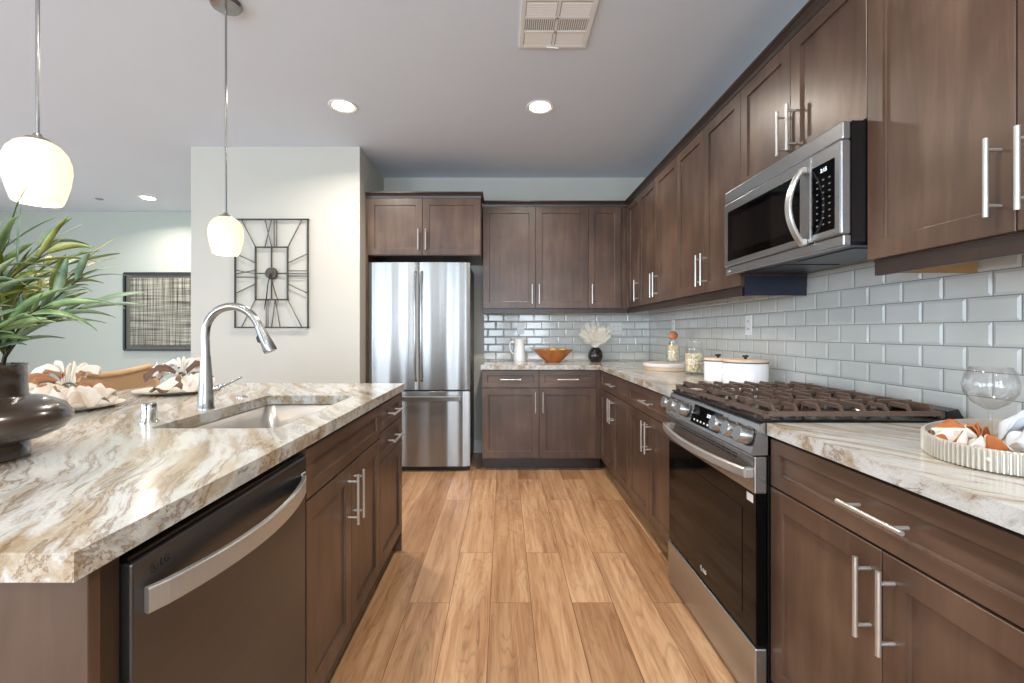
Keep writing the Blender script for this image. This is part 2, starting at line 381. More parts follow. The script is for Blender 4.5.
# ------------------------------------------------------------------ room shell
struct(B().box(LEFTX - .1, WX + .1, FRONTY - .1, FARY + .1, -.06, 0).obj('floor', M['floor']), 'light oak plank floor')
struct(B().box(LEFTX - .1, WX + .1, FRONTY - .1, FARY + .1, CEIL, CEIL + .1).obj('ceiling', M['ceil']), 'flat white ceiling')
struct(B().box(WX, WX + .1, FRONTY, WY + .1, 0, CEIL).obj('wall_right', M['wall']))
struct(B().box(PX, WX, WY, WY + .1, 0, CEIL).obj('wall_back', M['wall']))
struct(B().box(PXL, PX, PY, FARY, 0, CEIL).obj('wall_pier', M['wall']), 'pale wall block carrying the wire clock')
struct(B().box(LEFTX, PXL, FARY, FARY + .1, 0, CEIL).obj('wall_far', plain('sage_white_paint', (182, 190, 182), .8, noise=.01, scale=3)), 'far dining room wall with woven art')
def wall_with_holes(name, axis, pos, th, a0, a1, holes):
    """wall along an axis with rectangular openings (lo, hi, z0, z1)"""
    b = B(); cur = a0
    def bx(u0, u1, z0, z1):
        if u1 - u0 < 1e-4 or z1 - z0 < 1e-4: return
        if axis == 'x': b.box(u0, u1, pos, pos + th, z0, z1)
        else: b.box(pos, pos + th, u0, u1, z0, z1)
    for lo, hi, z0, z1 in sorted(holes):
        bx(cur, lo, 0, CEIL); bx(lo, hi, 0, z0); bx(lo, hi, z1, CEIL); cur = hi
    bx(cur, a1, 0, CEIL); return struct(b.obj(name, M['wall']))
wall_with_holes('wall_front', 'x', FRONTY - .1, .1, LEFTX, WX, [(-5.25, -3.1, .12, 2.35), (-2.55, -1.85, .5, 2.35), (-1.3, 1.25, .5, 2.35)])  # unseen openings, spaced to shape the fill and fridge reflections
wall_with_holes('wall_left', 'y', LEFTX - .1, .1, FRONTY, FARY, [(-2.9, -.3, .3, 2.35), (-.05, 4.05, .3, 2.35)])
def window(name, axis, pos, lo, hi, z0, z1, nm):
    o = B(); t = .05
    def bx(u0, u1, za, zb, d=.03, bb=o):
        if axis == 'x': bb.box(u0, u1, pos - d, pos + d, za, zb)
        else: bb.box(pos - d, pos + d, u0, u1, za, zb)
    bx(lo, hi, z0, z0 + t); bx(lo, hi, z1 - t, z1); bx(lo, lo + t, z0 + t, z1 - t); bx(hi - t, hi, z0 + t, z1 - t)
    for k in range(1, nm):
        u = lo + (hi - lo) * k / nm; bx(u - t / 2, u + t / 2, z0 + t, z1 - t)
    fr = struct(o.obj(name, M['trimw']))
    p = B(); bx(lo + .02, hi - .02, z0 + .02, z1 - .02, .004, p); g = p.obj('pane', M['clear'], fr); return fr
window('unseen_window_1', 'x', FRONTY - .05, -5.25, -3.1, .12, 2.35, 2)
window('streak_window_4', 'x', FRONTY - .05, -2.55, -1.85, .5, 2.35, 1)  # added narrow opening for a bright streak on the fridge
window('fill_window_5', 'x', FRONTY - .05, -1.3, 1.25, .5, 2.35, 2)  # added opening for fill light and a second fridge streak
window('window_2', 'y', LEFTX - .05, -2.9, -.3, .3, 2.35, 2)
window('window_3', 'y', LEFTX - .05, -.05, 4.05, .3, 2.35, 3)
# baseboards
def baseboard(name, pts):
    b = B()
    for (x0, x1, y0, y1) in pts: b.box(x0, x1, y0, y1, 0, .11, .004); 
    for (x0, x1, y0, y1) in pts: b.box(x0, x1, y0, y1, .11, .125, .003)
    return struct(b.obj(name, M['trimw']))
baseboard('baseboard_back', [(-.30, -.205, WY - .014, WY)])
baseboard('baseboard_pier', [(PXL, PX, PY - .014, PY)])
baseboard('baseboard_far', [(LEFTX, PXL, FARY - .014, FARY)])

# backsplash of bevelled tiles: one mesh per wall
TW, TH, TZ = .1535, .0759, .9232
def backsplash(name, a0, a1, z1fn, to_world, phase):
    b = B()
    def P(u, d, z): return to_world(u, d, z)
    b.quad([P(a0, .0015, CT), P(a1, .0015, CT), P(a1, .0015, 1.455), P(a0, .0015, 1.455)], 1)
    g = .0013; inset = .009; k = -1
    while TZ + k * TH < 1.45:
        z0, z1 = TZ + k * TH + g, TZ + (k + 1) * TH - g
        za, zb = max(z0, CT + .001), min(z1, 1.453)
        off = phase + (TW / 2 if k % 2 else 0)
        j = math.floor((a0 - off) / TW) - 1
        while off + j * TW < a1:
            u0, u1 = off + j * TW + g, off + (j + 1) * TW - g; j += 1
            ua, ub = max(u0, a0), min(u1, a1)
            if ub - ua < .006 or zb - za < .004: continue
            ia = inset if ua == u0 else .001; ib = inset if ub == u1 else .001
            ic = inset if za == z0 else .001; idd = inset if zb == z1 else .001
            ia, ib = min(ia, (ub - ua) * .4), min(ib, (ub - ua) * .4); ic, idd = min(ic, (zb - za) * .4), min(idd, (zb - za) * .4)
            # fractional tilt: hand-set tiles are never perfectly coplanar
            t = random.uniform(-.0003, .0003); t2 = random.uniform(-.0003, .0003)
            o = [b.bm.verts.new(P(*q)) for q in ((ua, .002, za), (ub, .002, za), (ub, .002, zb), (ua, .002, zb))]
            i = [b.bm.verts.new(P(*q)) for q in ((ua + ia, .0050 + t, za + ic), (ub - ib, .0050 - t, za + ic), (ub - ib, .0050 + t2, zb - idd), (ua + ia, .0050 - t2, zb - idd))]
            b.bm.faces.new(i)
            for q in range(4): b.bm.faces.new((o[q], o[(q + 1) % 4], i[(q + 1) % 4], i[q]))
        k += 1
    return struct(b.obj(name, [M['tile'], M['grout']]))
o = backsplash('wall_backsplash_right', .60, WY, None, lambda u, d, z: (WX - d, u, z), 1.282 - TW * 5)
o['label'] = 'grey bevelled subway tile on the right wall'
o = backsplash('wall_backsplash_back', -.195, WX - .008, None, lambda u, d, z: (u, WY - d, z), WX - TW * 12)
o['label'] = 'grey bevelled subway tile on the back wall'

# ------------------------------------------------------------------ cabinet kit (local: x width, y depth away from the room, z up; door fronts at y=0)
def shaker(name, x0, x1, z0, z1, parent, rail=.057, mat=None, yf=0, th=.02, g=.0015):
    b = B(); x0 += g; x1 -= g; z0 += g; z1 -= g; c = .0015
    rx, rz = min(rail, (x1 - x0) * .3), min(rail, (z1 - z0) * .28); sl, dp = .007, .009
    def ring(ix, iz, y): return [(x0 + ix, y, z0 + iz), (x1 - ix, y, z0 + iz), (x1 - ix, y, z1 - iz), (x0 + ix, y, z1 - iz)]
    b.loops([ring(0, 0, yf + th), ring(0, 0, yf + c), ring(c, c, yf), ring(rx, rz, yf), ring(rx + .0008, rz + .0008, yf + dp * .8), ring(rx + .005, rz + .005, yf + dp)], True, True, True, False)
    return b.obj(name, mat or M['wood'], parent)
def handle(parent, cx, cz, vertical, L=.18, yf=0):
    b = B(); s = .034; r = .0056
    if vertical:
        b.tube([(cx, yf - s, cz - L / 2), (cx, yf - s, cz + L / 2)], r, 12)
        for k in (-.064, .064): b.tube([(cx, yf - s + .003, cz + k), (cx, yf + .001, cz + k)], .0045, 10)
    else:
        b.tube([(cx - L / 2, yf - s, cz), (cx + L / 2, yf - s, cz)], r, 12)
        for k in (-.064, .064): b.tube([(cx + k, yf - s + .003, cz), (cx + k, yf + .001, cz)], .0045, 10)
    return b.obj('handle', M['nickel'], parent)
def base_cabinet(label, loc, rz, w, ndoor=2, drawers=1, depth=.575, hollow=False, false_front=False, door_top=.716, stack=None, hinge=None, pull=True, group=None, filler=0, fillerl=0, matd=None):
    t = thing('base_cabinet', label, 'cabinet', loc, rz, group)
    b = B(); y0 = .0205; y1 = y0 + depth
    if hollow:
        b.box(0, .012, y0, y1, .105, CB - .001); b.box(w - .012, w, y0, y1, .105, CB - .001); b.box(.018, w - .018, y0, y1, .105, .123)
        b.box(.018, w - .018, y1 - .012, y1, .123, CB - .001); b.box(.018, w - .018, y0, y0 + .018, .81, CB - .001)
    else: b.box(0, w, y0, y1, .105, CB - .001)
    if filler: b.box(w, w + filler, y0 - .004, y0 + .02, .105, CB - .001)
    if fillerl: b.box(-fillerl, 0, y0 - .004, y0 + .02, .105, CB - .001)
    b.obj('body', M['wood'], t)
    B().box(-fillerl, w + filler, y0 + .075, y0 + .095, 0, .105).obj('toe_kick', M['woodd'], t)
    if stack:
        for (za, zb) in stack:
            d = shaker('drawer', 0, w, za, zb, t, rail=.04, mat=M['woodx']); handle(d, w / 2, (za + zb) / 2, False)
        door_top = stack[-1][0] - .002
    elif drawers:
        dw = w / drawers
        for i in range(drawers):
            d = shaker('drawer_front' if false_front else 'drawer', i * dw, (i + 1) * dw, door_top + .003, .866, t, rail=.042, mat=M['woodx'])
            if not false_front: handle(d, (i + .5) * dw, (door_top + .866) / 2 + .001, False)
    dw = w / ndoor
    for i in range(ndoor):
        d = shaker('door', i * dw, (i + 1) * dw, .112, door_top, t)
        right = (i % 2 == 0) if hinge is None else (hinge == 'l')
        if ndoor == 1 and hinge is None: right = True
        hx = (i + 1) * dw - .032 if right else i * dw + .032
        if pull: handle(d, hx, door_top - .03 - .09, True)
    return t
def wall_cabinet(label, loc, rz, w, doors, z0=ZU0, z1=ZU1, depth=.30, hinge=None, group=None, skirt=True, dark_end=False, rail=.057, left_panel=0, filler=0):
    t = thing('wall_cabinet', label, 'cabinet', loc, rz, group)
    b = B(); y0 = .0205; zt = z1 + .03
    b.box(0, w + filler, y0, y0 + depth, z0 - .003, zt); b.obj('body', M['wood'], t)
    n = len(doors) - 1
    for i in range(n):
        d = shaker('door', doors[i], doors[i + 1], z0, z1, t, rail=rail)
        right = (i % 2 == 0) if hinge is None else hinge == 'l'
        hx = doors[i + 1] - .032 if right else doors[i] + .032
        handle(d, hx, z0 + .04 + .09, True)
    return t

NX = R(-90)   # right-hand run: local x runs towards the camera, local y into the wall
# right base run
base_cabinet('dark brown base cabinet nearest the camera, right of the stove', (XRF, YR0, 0), NX, .84)
base_cabinet('brown base cabinet touching the far side of the stove', (XRF, 3.05, 0), NX, .862)
base_cabinet('brown base cabinet on the right run, in the inside corner', (XRF, 3.915, 0), NX, .864)
# back base run: two single-door cabinets, the pulls meet in the middle
base_cabinet('brown base cabinet on the back wall, left one beside the fridge', (-.187, 3.933, 0), 0, .491, ndoor=1, hinge='l')
base_cabinet('brown base cabinet on the back wall under the fruit bowl and dark vase', (.304, 3.933, 0), 0, .491, ndoor=1, hinge='r', filler=.053)
# right wall run
wall_cabinet('large brown wall cabinet at top right, nearest the camera', (XU, YR0, 0), NX, .83, [0, .415, .83])
wall_cabinet('short brown wall cabinet above the microwave', (XU, YR1, 0), NX, YR1 - YR0, [0, .381, .762], z0=1.862, rail=.057)
wall_cabinet('tall brown wall cabinet just left of the microwave', (XU, 2.985, 0), NX, .798, [0, .399, .798])
wall_cabinet('tall two-door wall cabinet on the right wall before the corner one', (XU, 3.823, 0), NX, .838, [0, .419, .838])
wall_cabinet('narrow single-door wall cabinet in the corner of the right wall', (XU, 4.16, 0), NX, .337, [0, .337], hinge='l')
# back wall run
wall_cabinet('two-door brown wall cabinet on the back wall above the white pitcher', (-.192, YU, 0), 0, .970, [0, .485, .970])
wall_cabinet('single-door brown wall cabinet on the back wall above the pampas vase', (.778, YU, 0), 0, .303, [0, .303], hinge='r', filler=.048)
wall_cabinet('wide short brown cabinet above the refrigerator', (-1.172, 3.94, 0), 0, .973, [0, .471, .973], z0=1.862, depth=.57)
# fixed end panels
tag(B().box(-1.191, -1.173, 3.945, WY - .002, 0, 2.383).obj('side_panel', M['wood']), 'tall thin brown panel between fridge and pale wall', 'panel')
# cabinet end beside the microwave, shade painted in navy, and bare maple inner lip
def endlip(x0, x1, y0, y1, mat, label):
    return tag(B().box(x0, x1, y0, y1, 1.371, 1.4135).obj('cabinet_end_strip', mat), label, 'panel')
tag(B().box(1.152, 1.446, YR1 - .005, YR1 - .0005, 1.371, 1.464).obj('cabinet_end_strip', M['navy']), 'cabinet end beside the microwave, shade painted in as dark navy', 'panel')
tag(B().box(1.165, 1.446, YR0 - .030, YR0 - .014, 1.378, 1.4135).obj('cabinet_end_strip', M['maple']), 'bare light wood strip beneath the large top right cabinet', 'panel')

# crown moulding and light rails
def crown_profile(z0, z1): return [(0, z0), (-.008, z0), (-.012, z0 + (z1 - z0) * .35), (-.022, z0 + (z1 - z0) * .7), (-.030, z1 - .010), (-.030, z1), (.03, z1), (.03, z0)]
def extrude_profile(b, prof, frames):
    L = []
    for (o, d) in frames: L.append([(o[0] + d[0] * p, o[1] + d[1] * p, z) for p, z in prof])
    b.loops(L, True, True, True, False)
b = B(); extrude_profile(b, crown_profile(2.352, 2.402), [((XU + .008, .595), (1, 0)), ((XU + .008, YU + .008), (1, 1)), ((-.192, YU + .008), (0, 1))])
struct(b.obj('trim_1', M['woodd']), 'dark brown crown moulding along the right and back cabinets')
b = B(); extrude_profile(b, crown_profile(2.352, 2.402), [((-1.19, 3.948), (0, 1)), ((-.207, 3.948), (-1, 1)), ((-.207, 4.18), (-1, 0))])
struct(b.obj('trim_2', M['woodd']), 'dark brown crown moulding over the fridge cabinet')
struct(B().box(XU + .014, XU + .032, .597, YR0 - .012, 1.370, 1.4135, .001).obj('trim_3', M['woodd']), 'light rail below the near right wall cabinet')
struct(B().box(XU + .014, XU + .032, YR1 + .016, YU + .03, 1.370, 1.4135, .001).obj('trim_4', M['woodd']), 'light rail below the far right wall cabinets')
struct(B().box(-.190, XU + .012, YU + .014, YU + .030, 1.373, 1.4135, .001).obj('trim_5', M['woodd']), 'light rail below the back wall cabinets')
struct(B().box(XU + .0205, WX - .01, 4.162, YU + .01, ZU0, 2.352).box(XU - .006, XU + .02, 4.162, YU + .018, ZU0, 2.352).obj('trim_6', M['wood']), 'corner filler strip between wall cabinets')

# ------------------------------------------------------------------ countertops
b = B().poly([(-.198, 3.913), (XR, 3.913), (XR, YR1 + .004), (WX - .008, YR1 + .004), (WX - .008, WY - .008), (-.198, WY - .008)], CB, CT)
tag(b.obj('countertop', M['granite']), 'veined granite L-shaped counter in the far corner left of the stove', 'countertop')
b = B().poly([(XR, .57), (WX - .008, .57), (WX - .008, YR0 - .003), (XR, YR0 - .003)], CB, CT)
tag(b.obj('countertop', M['granite']), 'veined granite counter at right under the oval tray', 'countertop')
SX0, SX1, SY0, SY1 = -1.045, -.665, 1.338, 2.034
b = B().poly([(-1.85, YI0), (XI, YI0), (XI, YI1), (-1.85, YI1)], CB, CT, holes=[rrect(SX0, SX1, SY0, SY1, .03)])
tag(b.obj('island_countertop', M['granite']), 'large veined granite island top holding the sink', 'countertop')

# ------------------------------------------------------------------ island cabinets (face +X)
PXR = R(90)
base_cabinet('island cabinet under the sink, two tall doors with vertical pulls', (XIF, 1.290, 0), PXR, .762, drawers=1, false_front=True, hollow=True, depth=.57)
base_cabinet('narrow island cabinet at the far end, two drawers over a door', (XIF, 2.054, 0), PXR, .444, ndoor=1, drawers=0, pull=False, stack=[(.742, .866), (.606, .739)], hinge='r', depth=.57)
t = thing('island_panelling', 'plain brown end and back panels closing the island under the granite', 'panel', (-1.2, 1.5, 0))
b = B().box(-.31, .644, -.889, -.869, 0, CB - .001, .001); b.obj('end_panel', M['wood'], t)
b = B().box(-.31, .640, .999, 1.017, 0, CB - .001, .001); b.obj('end_panel', M['wood'], t)
b = B().box(-.02, 0, -.869, .999, 0, CB - .001); b.obj('back_panel', M['wood'], t)
b = B().box(.58, .630, -.868, -.822, 0, CB - .001); b.obj('filler_strip', M['woodd'], t)

# ------------------------------------------------------------------ emblem helper: round badge with letters, drawn in a local plane
def badge(parent, M4, s, mat, name='logo'):
    b = B(); n = 28; t = .0004
    def ring(r): return [(r * math.cos(2 * PI * k / n), r * math.sin(2 * PI * k / n)) for k in range(n)]
    for k in range(n):
        if 2 <= k <= 5: continue
        a, c = ring(s * .5), ring(s * .40); j = (k + 1) % n
        b.quad([(a[k][0], a[k][1], t), (a[j][0], a[j][1], t), (c[j][0], c[j][1], t), (c[k][0], c[k][1], t)])
    b.box(-.05 * s, .03 * s, -.22 * s, .24 * s, 0, t); b.box(-.05 * s, .18 * s, -.22 * s, -.14 * s, 0, t); b.box(-.26 * s, -.14 * s, .08 * s, .2 * s, 0, t)
    b.bm.transform(M4 @ Matrix.Translation((-s * .75, 0, 0)))
    b.obj(name, mat, parent, recalc=False)
    textmesh('lettering', 'LG', s * .95, mat, parent, M4 @ Matrix.Translation((s * .55, 0, 0)), bold=True)

# ------------------------------------------------------------------ dishwasher (local: x along +Y, y into the island, z up)
t = thing('dishwasher', 'stainless dishwasher with a bowed bar handle under the island counter', 'dishwasher', (XIF, .682, 0), PXR)
B().box(.004, .600, .032, .58, .10, .870).obj('body', M['black'], t)
B().box(.02, .585, .07, .09, .0, .10).obj('kick_plate', M['black'], t)
d = B().box(.002, .602, -.0, .030, .115, .848, .004, 2).obj('door', M['dwsteel'], t)
B().box(.004, .600, .008, .030, .8482, .856).obj('control_strip', M['black'], t)
pth = []; n = 20
for i in range(n + 1):
    u = i / n; pth.append((.022 + .555 * u, -.006 - .046 * math.sin(PI * u) ** .75, .782 - .004 * math.sin(PI * u)))
b = B().ribbon(pth, .012, .040)
b.obj('handle', M['nickel'], t)
Ml = Matrix.Translation((.058, -.0006, .823)) @ Matrix.Rotation(R(90), 4, 'X')
badge(t, Ml, .018, M['logo'])
b = B().box(.575, .597, -.0012, 0, .772, .806); b.obj('energy_sticker', M['mark'], t)
b = B().box(.579, .593, -.0018, -.0012, .792, .803).box(.579, .593, -.0018, -.0012, .776, .788); b.obj('sticker_print', M['logo'], t)

# ------------------------------------------------------------------ sink + fittings
t = thing('kitchen_sink', 'rectangular stainless undermount sink sunk in the island counter', 'sink', ((SX0 + SX1) / 2, (SY0 + SY1) / 2, .66))
hx, hy = (SX1 - SX0) / 2 + .004, (SY1 - SY0) / 2 + .004
def rl(dx, z, r=.035): return [(p[0], p[1], z) for p in rrect(-hx + dx, hx - dx, -hy + dx, hy - dx, r, 8)]
b = B().loops([rl(-.004, .2155, .04), rl(0, .2145, .035), rl(.002, .04, .035), rl(.008, .018, .04), rl(.025, .006, .03), rl(.13, .0, .02)], True, False, True)
b.loops([rl(-.004, .2155, .04), rl(-.004, .04, .04), rl(.004, .0, .04), rl(.03, -.008, .03), rl(.13, -.008, .02)], True, False, True)
b.obj('bowl', M['sink'], t, recalc=False)
B().lathe([(.045, .0015), (.043, .004), (.036, .004), (.033, .001), (.006, .001)], (0, .0, 0), 28).obj('drain', M['chrome'], t)
# faucet
fx, fy = -1.092, 1.676
t = thing('faucet', 'tall brushed gooseneck pull-down faucet standing behind the sink', 'faucet', (fx, fy, CT))
B().lathe([(.0, 0), (.030, 0), (.030, .004), (.027, .010), (.0245, .06), (.0205, .13), (.0165, .185), (.0155, .196)], seg=28).obj('base', M['steel'], t)
def pxz(px, py): return ((px - 205) * fy / F, 0, (V - py) * fy / F + EYE - CT)
cp = [(205, 357), (204.6, 345), (204.5, 335), (206, 325), (210.5, 316.5), (217, 310.5), (225, 307.3), (233, 306.6), (241, 308.3), (248.5, 312.8), (254.5, 319.5), (258.5, 327)]
def smooth_path(pts, k=4):
    P = [Vector(p) for p in pts]; out = []
    for i in range(len(P) - 1):
        a, b_, c, d = P[max(i - 1, 0)], P[i], P[i + 1], P[min(i + 2, len(P) - 1)]
        for j in range(k):
            s = j / k; out.append(.5 * ((2 * b_) + (c - a) * s + (2 * a - 5 * b_ + 4 * c - d) * s * s + (3 * b_ - a - 3 * c + d) * s ** 3))
    out.append(P[-1]); return out
B().tube(smooth_path([pxz(*p) for p in cp]), .0145, 18).obj('spout', M['steel'], t)
a, c = Vector(pxz(258.2, 326)), Vector(pxz(270, 351.5))
hd = B().tube([a, a + (c - a) * .12, a + (c - a) * .5, a + (c - a) * .93, c], [.0155, .0165, .019, .024, .0225], 20).obj('spray_head', M['steel'], t)
m = a + (c - a) * .42; q = (c - a).normalized(); nrm = Vector((-q.z, 0, q.x))
B().tube([m + nrm * -.017 - q * .014, m + nrm * -.0225 - q * .006, m + nrm * -.0235 + q * .008, m + nrm * -.02 + q * .016], [.003, .006, .006, .003], 8).obj('spray_button', M['dark'], t)
b = B().tube([(.012, .008, .072), (.034, .020, .075)], .011, 14).tube([(.034, .020, .075), (.060, .040, .090), (.095, .065, .112)], [.006, .0045, .004], 10)
b.tube([(.034, .020, .066), (.040, .024, .088)], .006, 10)
b.obj('lever_handle', M['steel'], t)
t = thing('air_gap', 'short chrome cylinder cap on the island left of the faucet', 'sink air gap', (-1.108, 1.43, CT))
B().lathe([(0, 0), (.026, 0), (.026, .004), (.022, .006), (.022, .010), (.0205, .011)], seg=24).obj('base_ring', M['chrome'], t)
B().lathe([(.0205, .011), (.0205, .030), (.019, .031), (.019, .034), (.0205, .035), (.0205, .056), (.018, .060), (0, .060)], seg=24).obj('cap', M['chrome'], t)
o = B().lathe([(0, 0), (.024, 0), (.024, .003), (.019, .005), (.015, .005), (.014, .008), (0, .009)], seg=24).obj('disposal_button', M['chrome']); o.location = (-1.13, 1.975, CT)
tag(o, 'small flat round button on the island beyond the faucet', 'button')

# ------------------------------------------------------------------ range (local: x from far side to near, y into wall, z up)
RW = YR1 - YR0 - .006
t = thing('gas_range', 'stainless slide-in gas stove with black glass oven door', 'stove', (.785, YR1 - .003, 0), NX)
B().box(0, RW, .040, .655, .02, .905).obj('body', M['black'], t)
B().box(.03, RW - .03, .09, .11, 0, .02).obj('kick_plate', M['black'], t)
# drawer
B().box(0, RW, 0, .038, .022, .205, .004, 2).obj('storage_drawer', M['steely'], t)
d = thing_d = B().box(0, RW, .004, .038, .213, .690, .003).obj('oven_door', M['blackglass'], t)
B().box(.085, RW - .085, .0025, .0045, .27, .62).obj('oven_window', M['innerglass'], d)
b = B().box(0, RW, -.002, .038, .690, .806, .004, 2); b.obj('door_top_band', M['steely'], d)
b = B()
for k in range(14):
    x0 = .10 + k * (RW - .20) / 14; b.box(x0, x0 + .030, -.0035, -.0018, .786, .790); b.box(x0, x0 + .030, -.0035, -.0018, .775, .779)
b.obj('vent_slots', M['black'], d)
pth = [(.018 + (RW - .036) * i / 22, -.022 - .042 * math.sin(PI * i / 22) ** .75, .752) for i in range(23)]
b = B().ribbon(pth, .014, .030, bev=.004); b.box(.006, .032, -.028, 0, .737, .767, .003); b.box(RW - .032, RW - .006, -.028, 0, .737, .767, .003)
b.obj('door_handle', M['nickel'], d)
Mr = Matrix.Translation((RW / 2, .0035, .255)) @ Matrix.Rotation(R(90), 4, 'X')
badge(d, Mr, .022, M['mark'])
B().box(RW - .055, RW - .018, .0032, .0042, .655, .680).obj('label_mark', M['mark'], d)
# sloped control panel
prof = [(-.012, .815), (.014, .906), (.030, .913), (.06, .913), (.06, .812), (-.008, .810)]
b = B().loops([[(x, p[0], p[1]) for p in prof] for x in (0, RW)], True, True, True, False); b.obj('control_panel', M['steely'], t)
nrm = Vector((0, -.091, .026)).normalized(); upv = Vector((0, .026, .091)).normalized()
def pan(x, s, h=0):   # point on the panel face, s 0..1 bottom to top
    return Vector((x, -.012 + .026 * s, .815 + .091 * s)) + nrm * h
b = B(); L = [[tuple(pan(x, s, h)) for s, h in ((.12, .0), (.12, .0015), (.9, .0015), (.9, 0))] for x in (.285, .525)]
b.loops(L, True, True, True, False); b.obj('display', M['blackglass'], t)
Mt = Matrix(((1, 0, 0, 0), (0, upv.y, nrm.y, 0), (0, upv.z, nrm.z, 0), (0, 0, 0, 1)))
textmesh('clock_digits', '2:15', .018, M['screen'], t, Matrix.Translation(pan(.43, .62, .002)) @ Mt)
b = B()
for k in range(7):
    x = .31 + .03 * k; L = [[tuple(pan(xx, s, h)) for s, h in ((.24, .0015), (.24, .002), (.31, .002), (.31, .0015))] for xx in (x, x + .012)]
    b.loops(L, True, True, True, False)
b.obj('touch_keys', M['mark'], t)
for x in (.045, .135, .232, .55, .640, .722):
    k0 = pan(x, .52, 0); b = B()
    b.tube([k0, k0 + nrm * .006], .031, 24, mi=0)
    ko = b.obj('knob_ring', M['dark'], t)
    b = B().tube([k0 + nrm * .006, k0 + nrm * .040, k0 + nrm * .044], [.0285, .0265, .024], 24)
    b.obj('knob', M['steel'], t)
# cooktop
B().box(.0, RW, .018, .655, .914, .922, .003).obj('cooktop', M['black'], t)
b = B().loops([[(x, y, z) for y, z in ((.600, .922), (.600, .948), (.635, .955), (.655, .922))] for x in (0, RW)], True, True, True, False); b.obj('rear_trim', M['black'], t)
for (x, y, r) in ((.13, .17, .045), (.13, .45, .038), (.378, .31, .052), (.626, .17, .045), (.626, .45, .036)):
    B().lathe([(0, .922), (r, .922), (r, .930), (r * .9, .934), (0, .934)], (x, y, 0), 24).obj('burner_base', M['steel'], t)
    B().lathe([(0, .934), (r * .8, .934), (r * .82, .940), (r * .7, .943), (0, .943)], (x, y, 0), 24).obj('burner_cap', M['iron'], t)
def grate(x0, x1):
    b = B(); y0, y1 = .035, .605; zt, zb = .966, .944
    def bar(p, q, w=.011, h0=zb, h1=zt):
        p, q = Vector(p), Vector(q); d = (q - p).normalized(); u = Vector((-d.y, d.x, 0)) * w / 2
        tp = u * .72
        L = []
        for c in (p, q):
            L.append([tuple(c + u + Vector((0, 0, h0))), tuple(c - u + Vector((0, 0, h0))), tuple(c - tp + Vector((0, 0, h1))), tuple(c + tp + Vector((0, 0, h1)))])
        b.loops(L, True, True, True, False)
    zf0, zf1 = .932, .946
    for p, q in (((x0 + .006, y0), (x0 + .006, y1)), ((x1 - .006, y0), (x1 - .006, y1)), ((x0, y0 + .006), (x1, y0 + .006)), ((x0, y1 - .006), (x1, y1 - .006))): bar((p[0], p[1], 0), (q[0], q[1], 0), .014, zf0, zf1)
    ym = (y0 + y1) / 2; xm = (x0 + x1) / 2
    nb = 8
    for k in range(nb):      # raised fingers with sloped ends, left to right
        yy = y0 + .034 + (y1 - y0 - .068) * k / (nb - 1); w = .010
        gap = .030 if k in (1, 2, 5, 6) else 0
        for sg in ((-1, 1) if gap else (0,)):
            if sg == 0: xs = [(x0 + .004, zf1 - .004), (x0 + .022, zt), (x1 - .022, zt), (x1 - .004, zf1 - .004)]
            elif sg < 0: xs = [(x0 + .004, zf1 - .004), (x0 + .022, zt), (xm - gap - .012, zt), (xm - gap, zf1 - .006)]
            else: xs = [(xm + gap, zf1 - .006), (xm + gap + .012, zt), (x1 - .022, zt), (x1 - .004, zf1 - .004)]
            b.loops([[(x, yy - w / 2, z), (x, yy + w / 2, z), (x, yy + w / 2, z - .013), (x, yy - w / 2, z - .013)] for x, z in xs], True, True, True, False)
    for cy in ((y0 + ym) / 2, (y1 + ym) / 2):
        for s1 in (-1, 1):
            p0, p1 = cy + s1 * .026, cy + s1 * ((ym - y0) / 2 - .004)
            b.loops([[(xm - .005, yy, z), (xm + .005, yy, z), (xm + .005, yy, z - .013), (xm - .005, yy, z - .013)] for yy, z in ((p0, zt), (p1, zt))], True, True, True, False)
    for xx in (x0 + .008, x1 - .008):
        for yy in (y0 + .008, ym, y1 - .008): b.box(xx - .008, xx + .008, yy - .008, yy + .008, .9222, .944, .002)
    b.obj('grate', M['iron'], t)
w3 = (RW - .012) / 3
for i in range(3): grate(.006 + i * w3 + .001, .006 + (i + 1) * w3 - .001)

# ------------------------------------------------------------------ microwave (local x far to near, y into wall)
MWW = YR1 - YR0 - .004; z0, z1 = 1.466, 1.857
t = thing('microwave', 'stainless over-the-range microwave hung above the stove', 'microwave', (1.056, YR1 - .002, 0), NX)
B().box(0, MWW, .030, .388, z0 + .012, z1).obj('body', M['black'], t)
b = B().box(0, MWW, .0, .029, 1.800, z1, .006, 2); b.obj('top_vent_trim', M['steely'], t)
b = B().box(0, MWW, .004, .029, z0, z0 + .035, .004, 2); b.obj('bottom_trim', M['steely'], t)
d = B().box(0, .618, -.004, .029, z0 + .036, 1.799, .006, 2).obj('door', M['steely'], t)
b = B().box(.040, .560, -.0055, -.003, 1.527, 1.757, .001); b.obj('window', M['blackglass'], d)
b = B().box(.085, .50, -.0062, -.005, 1.562, 1.722); b.obj('window_mesh', M['innerglass'], d)
pth = [(.588, -.012 - .050 * math.sin(PI * i / 20) ** .8, 1.502 + .262 * i / 20) for i in range(21)]
b = B().ribbon(pth, .011, .030, up=(1, 0, 0), bev=.004); b.box(.574, .602, -.020, -.003, 1.497, 1.520, .003); b.box(.574, .602, -.020, -.003, 1.748, 1.769, .003)
b.obj('door_handle', M['nickel'], d)
d = B().box(.620, MWW, -.004, .029, z0 + .036, 1.799, .006, 2).obj('control_panel', M['steely'], t)
B().box(.626, .732, -.0055, -.003, 1.525, 1.752, .003).obj('keypad', M['blackglass'], d)
Mm = Matrix.Translation((.684, -.006, 1.728)) @ Matrix.Rotation(R(90), 4, 'X')
textmesh('clock_digits', '2:15', .018, M['screen'], d, Mm)
b = B()
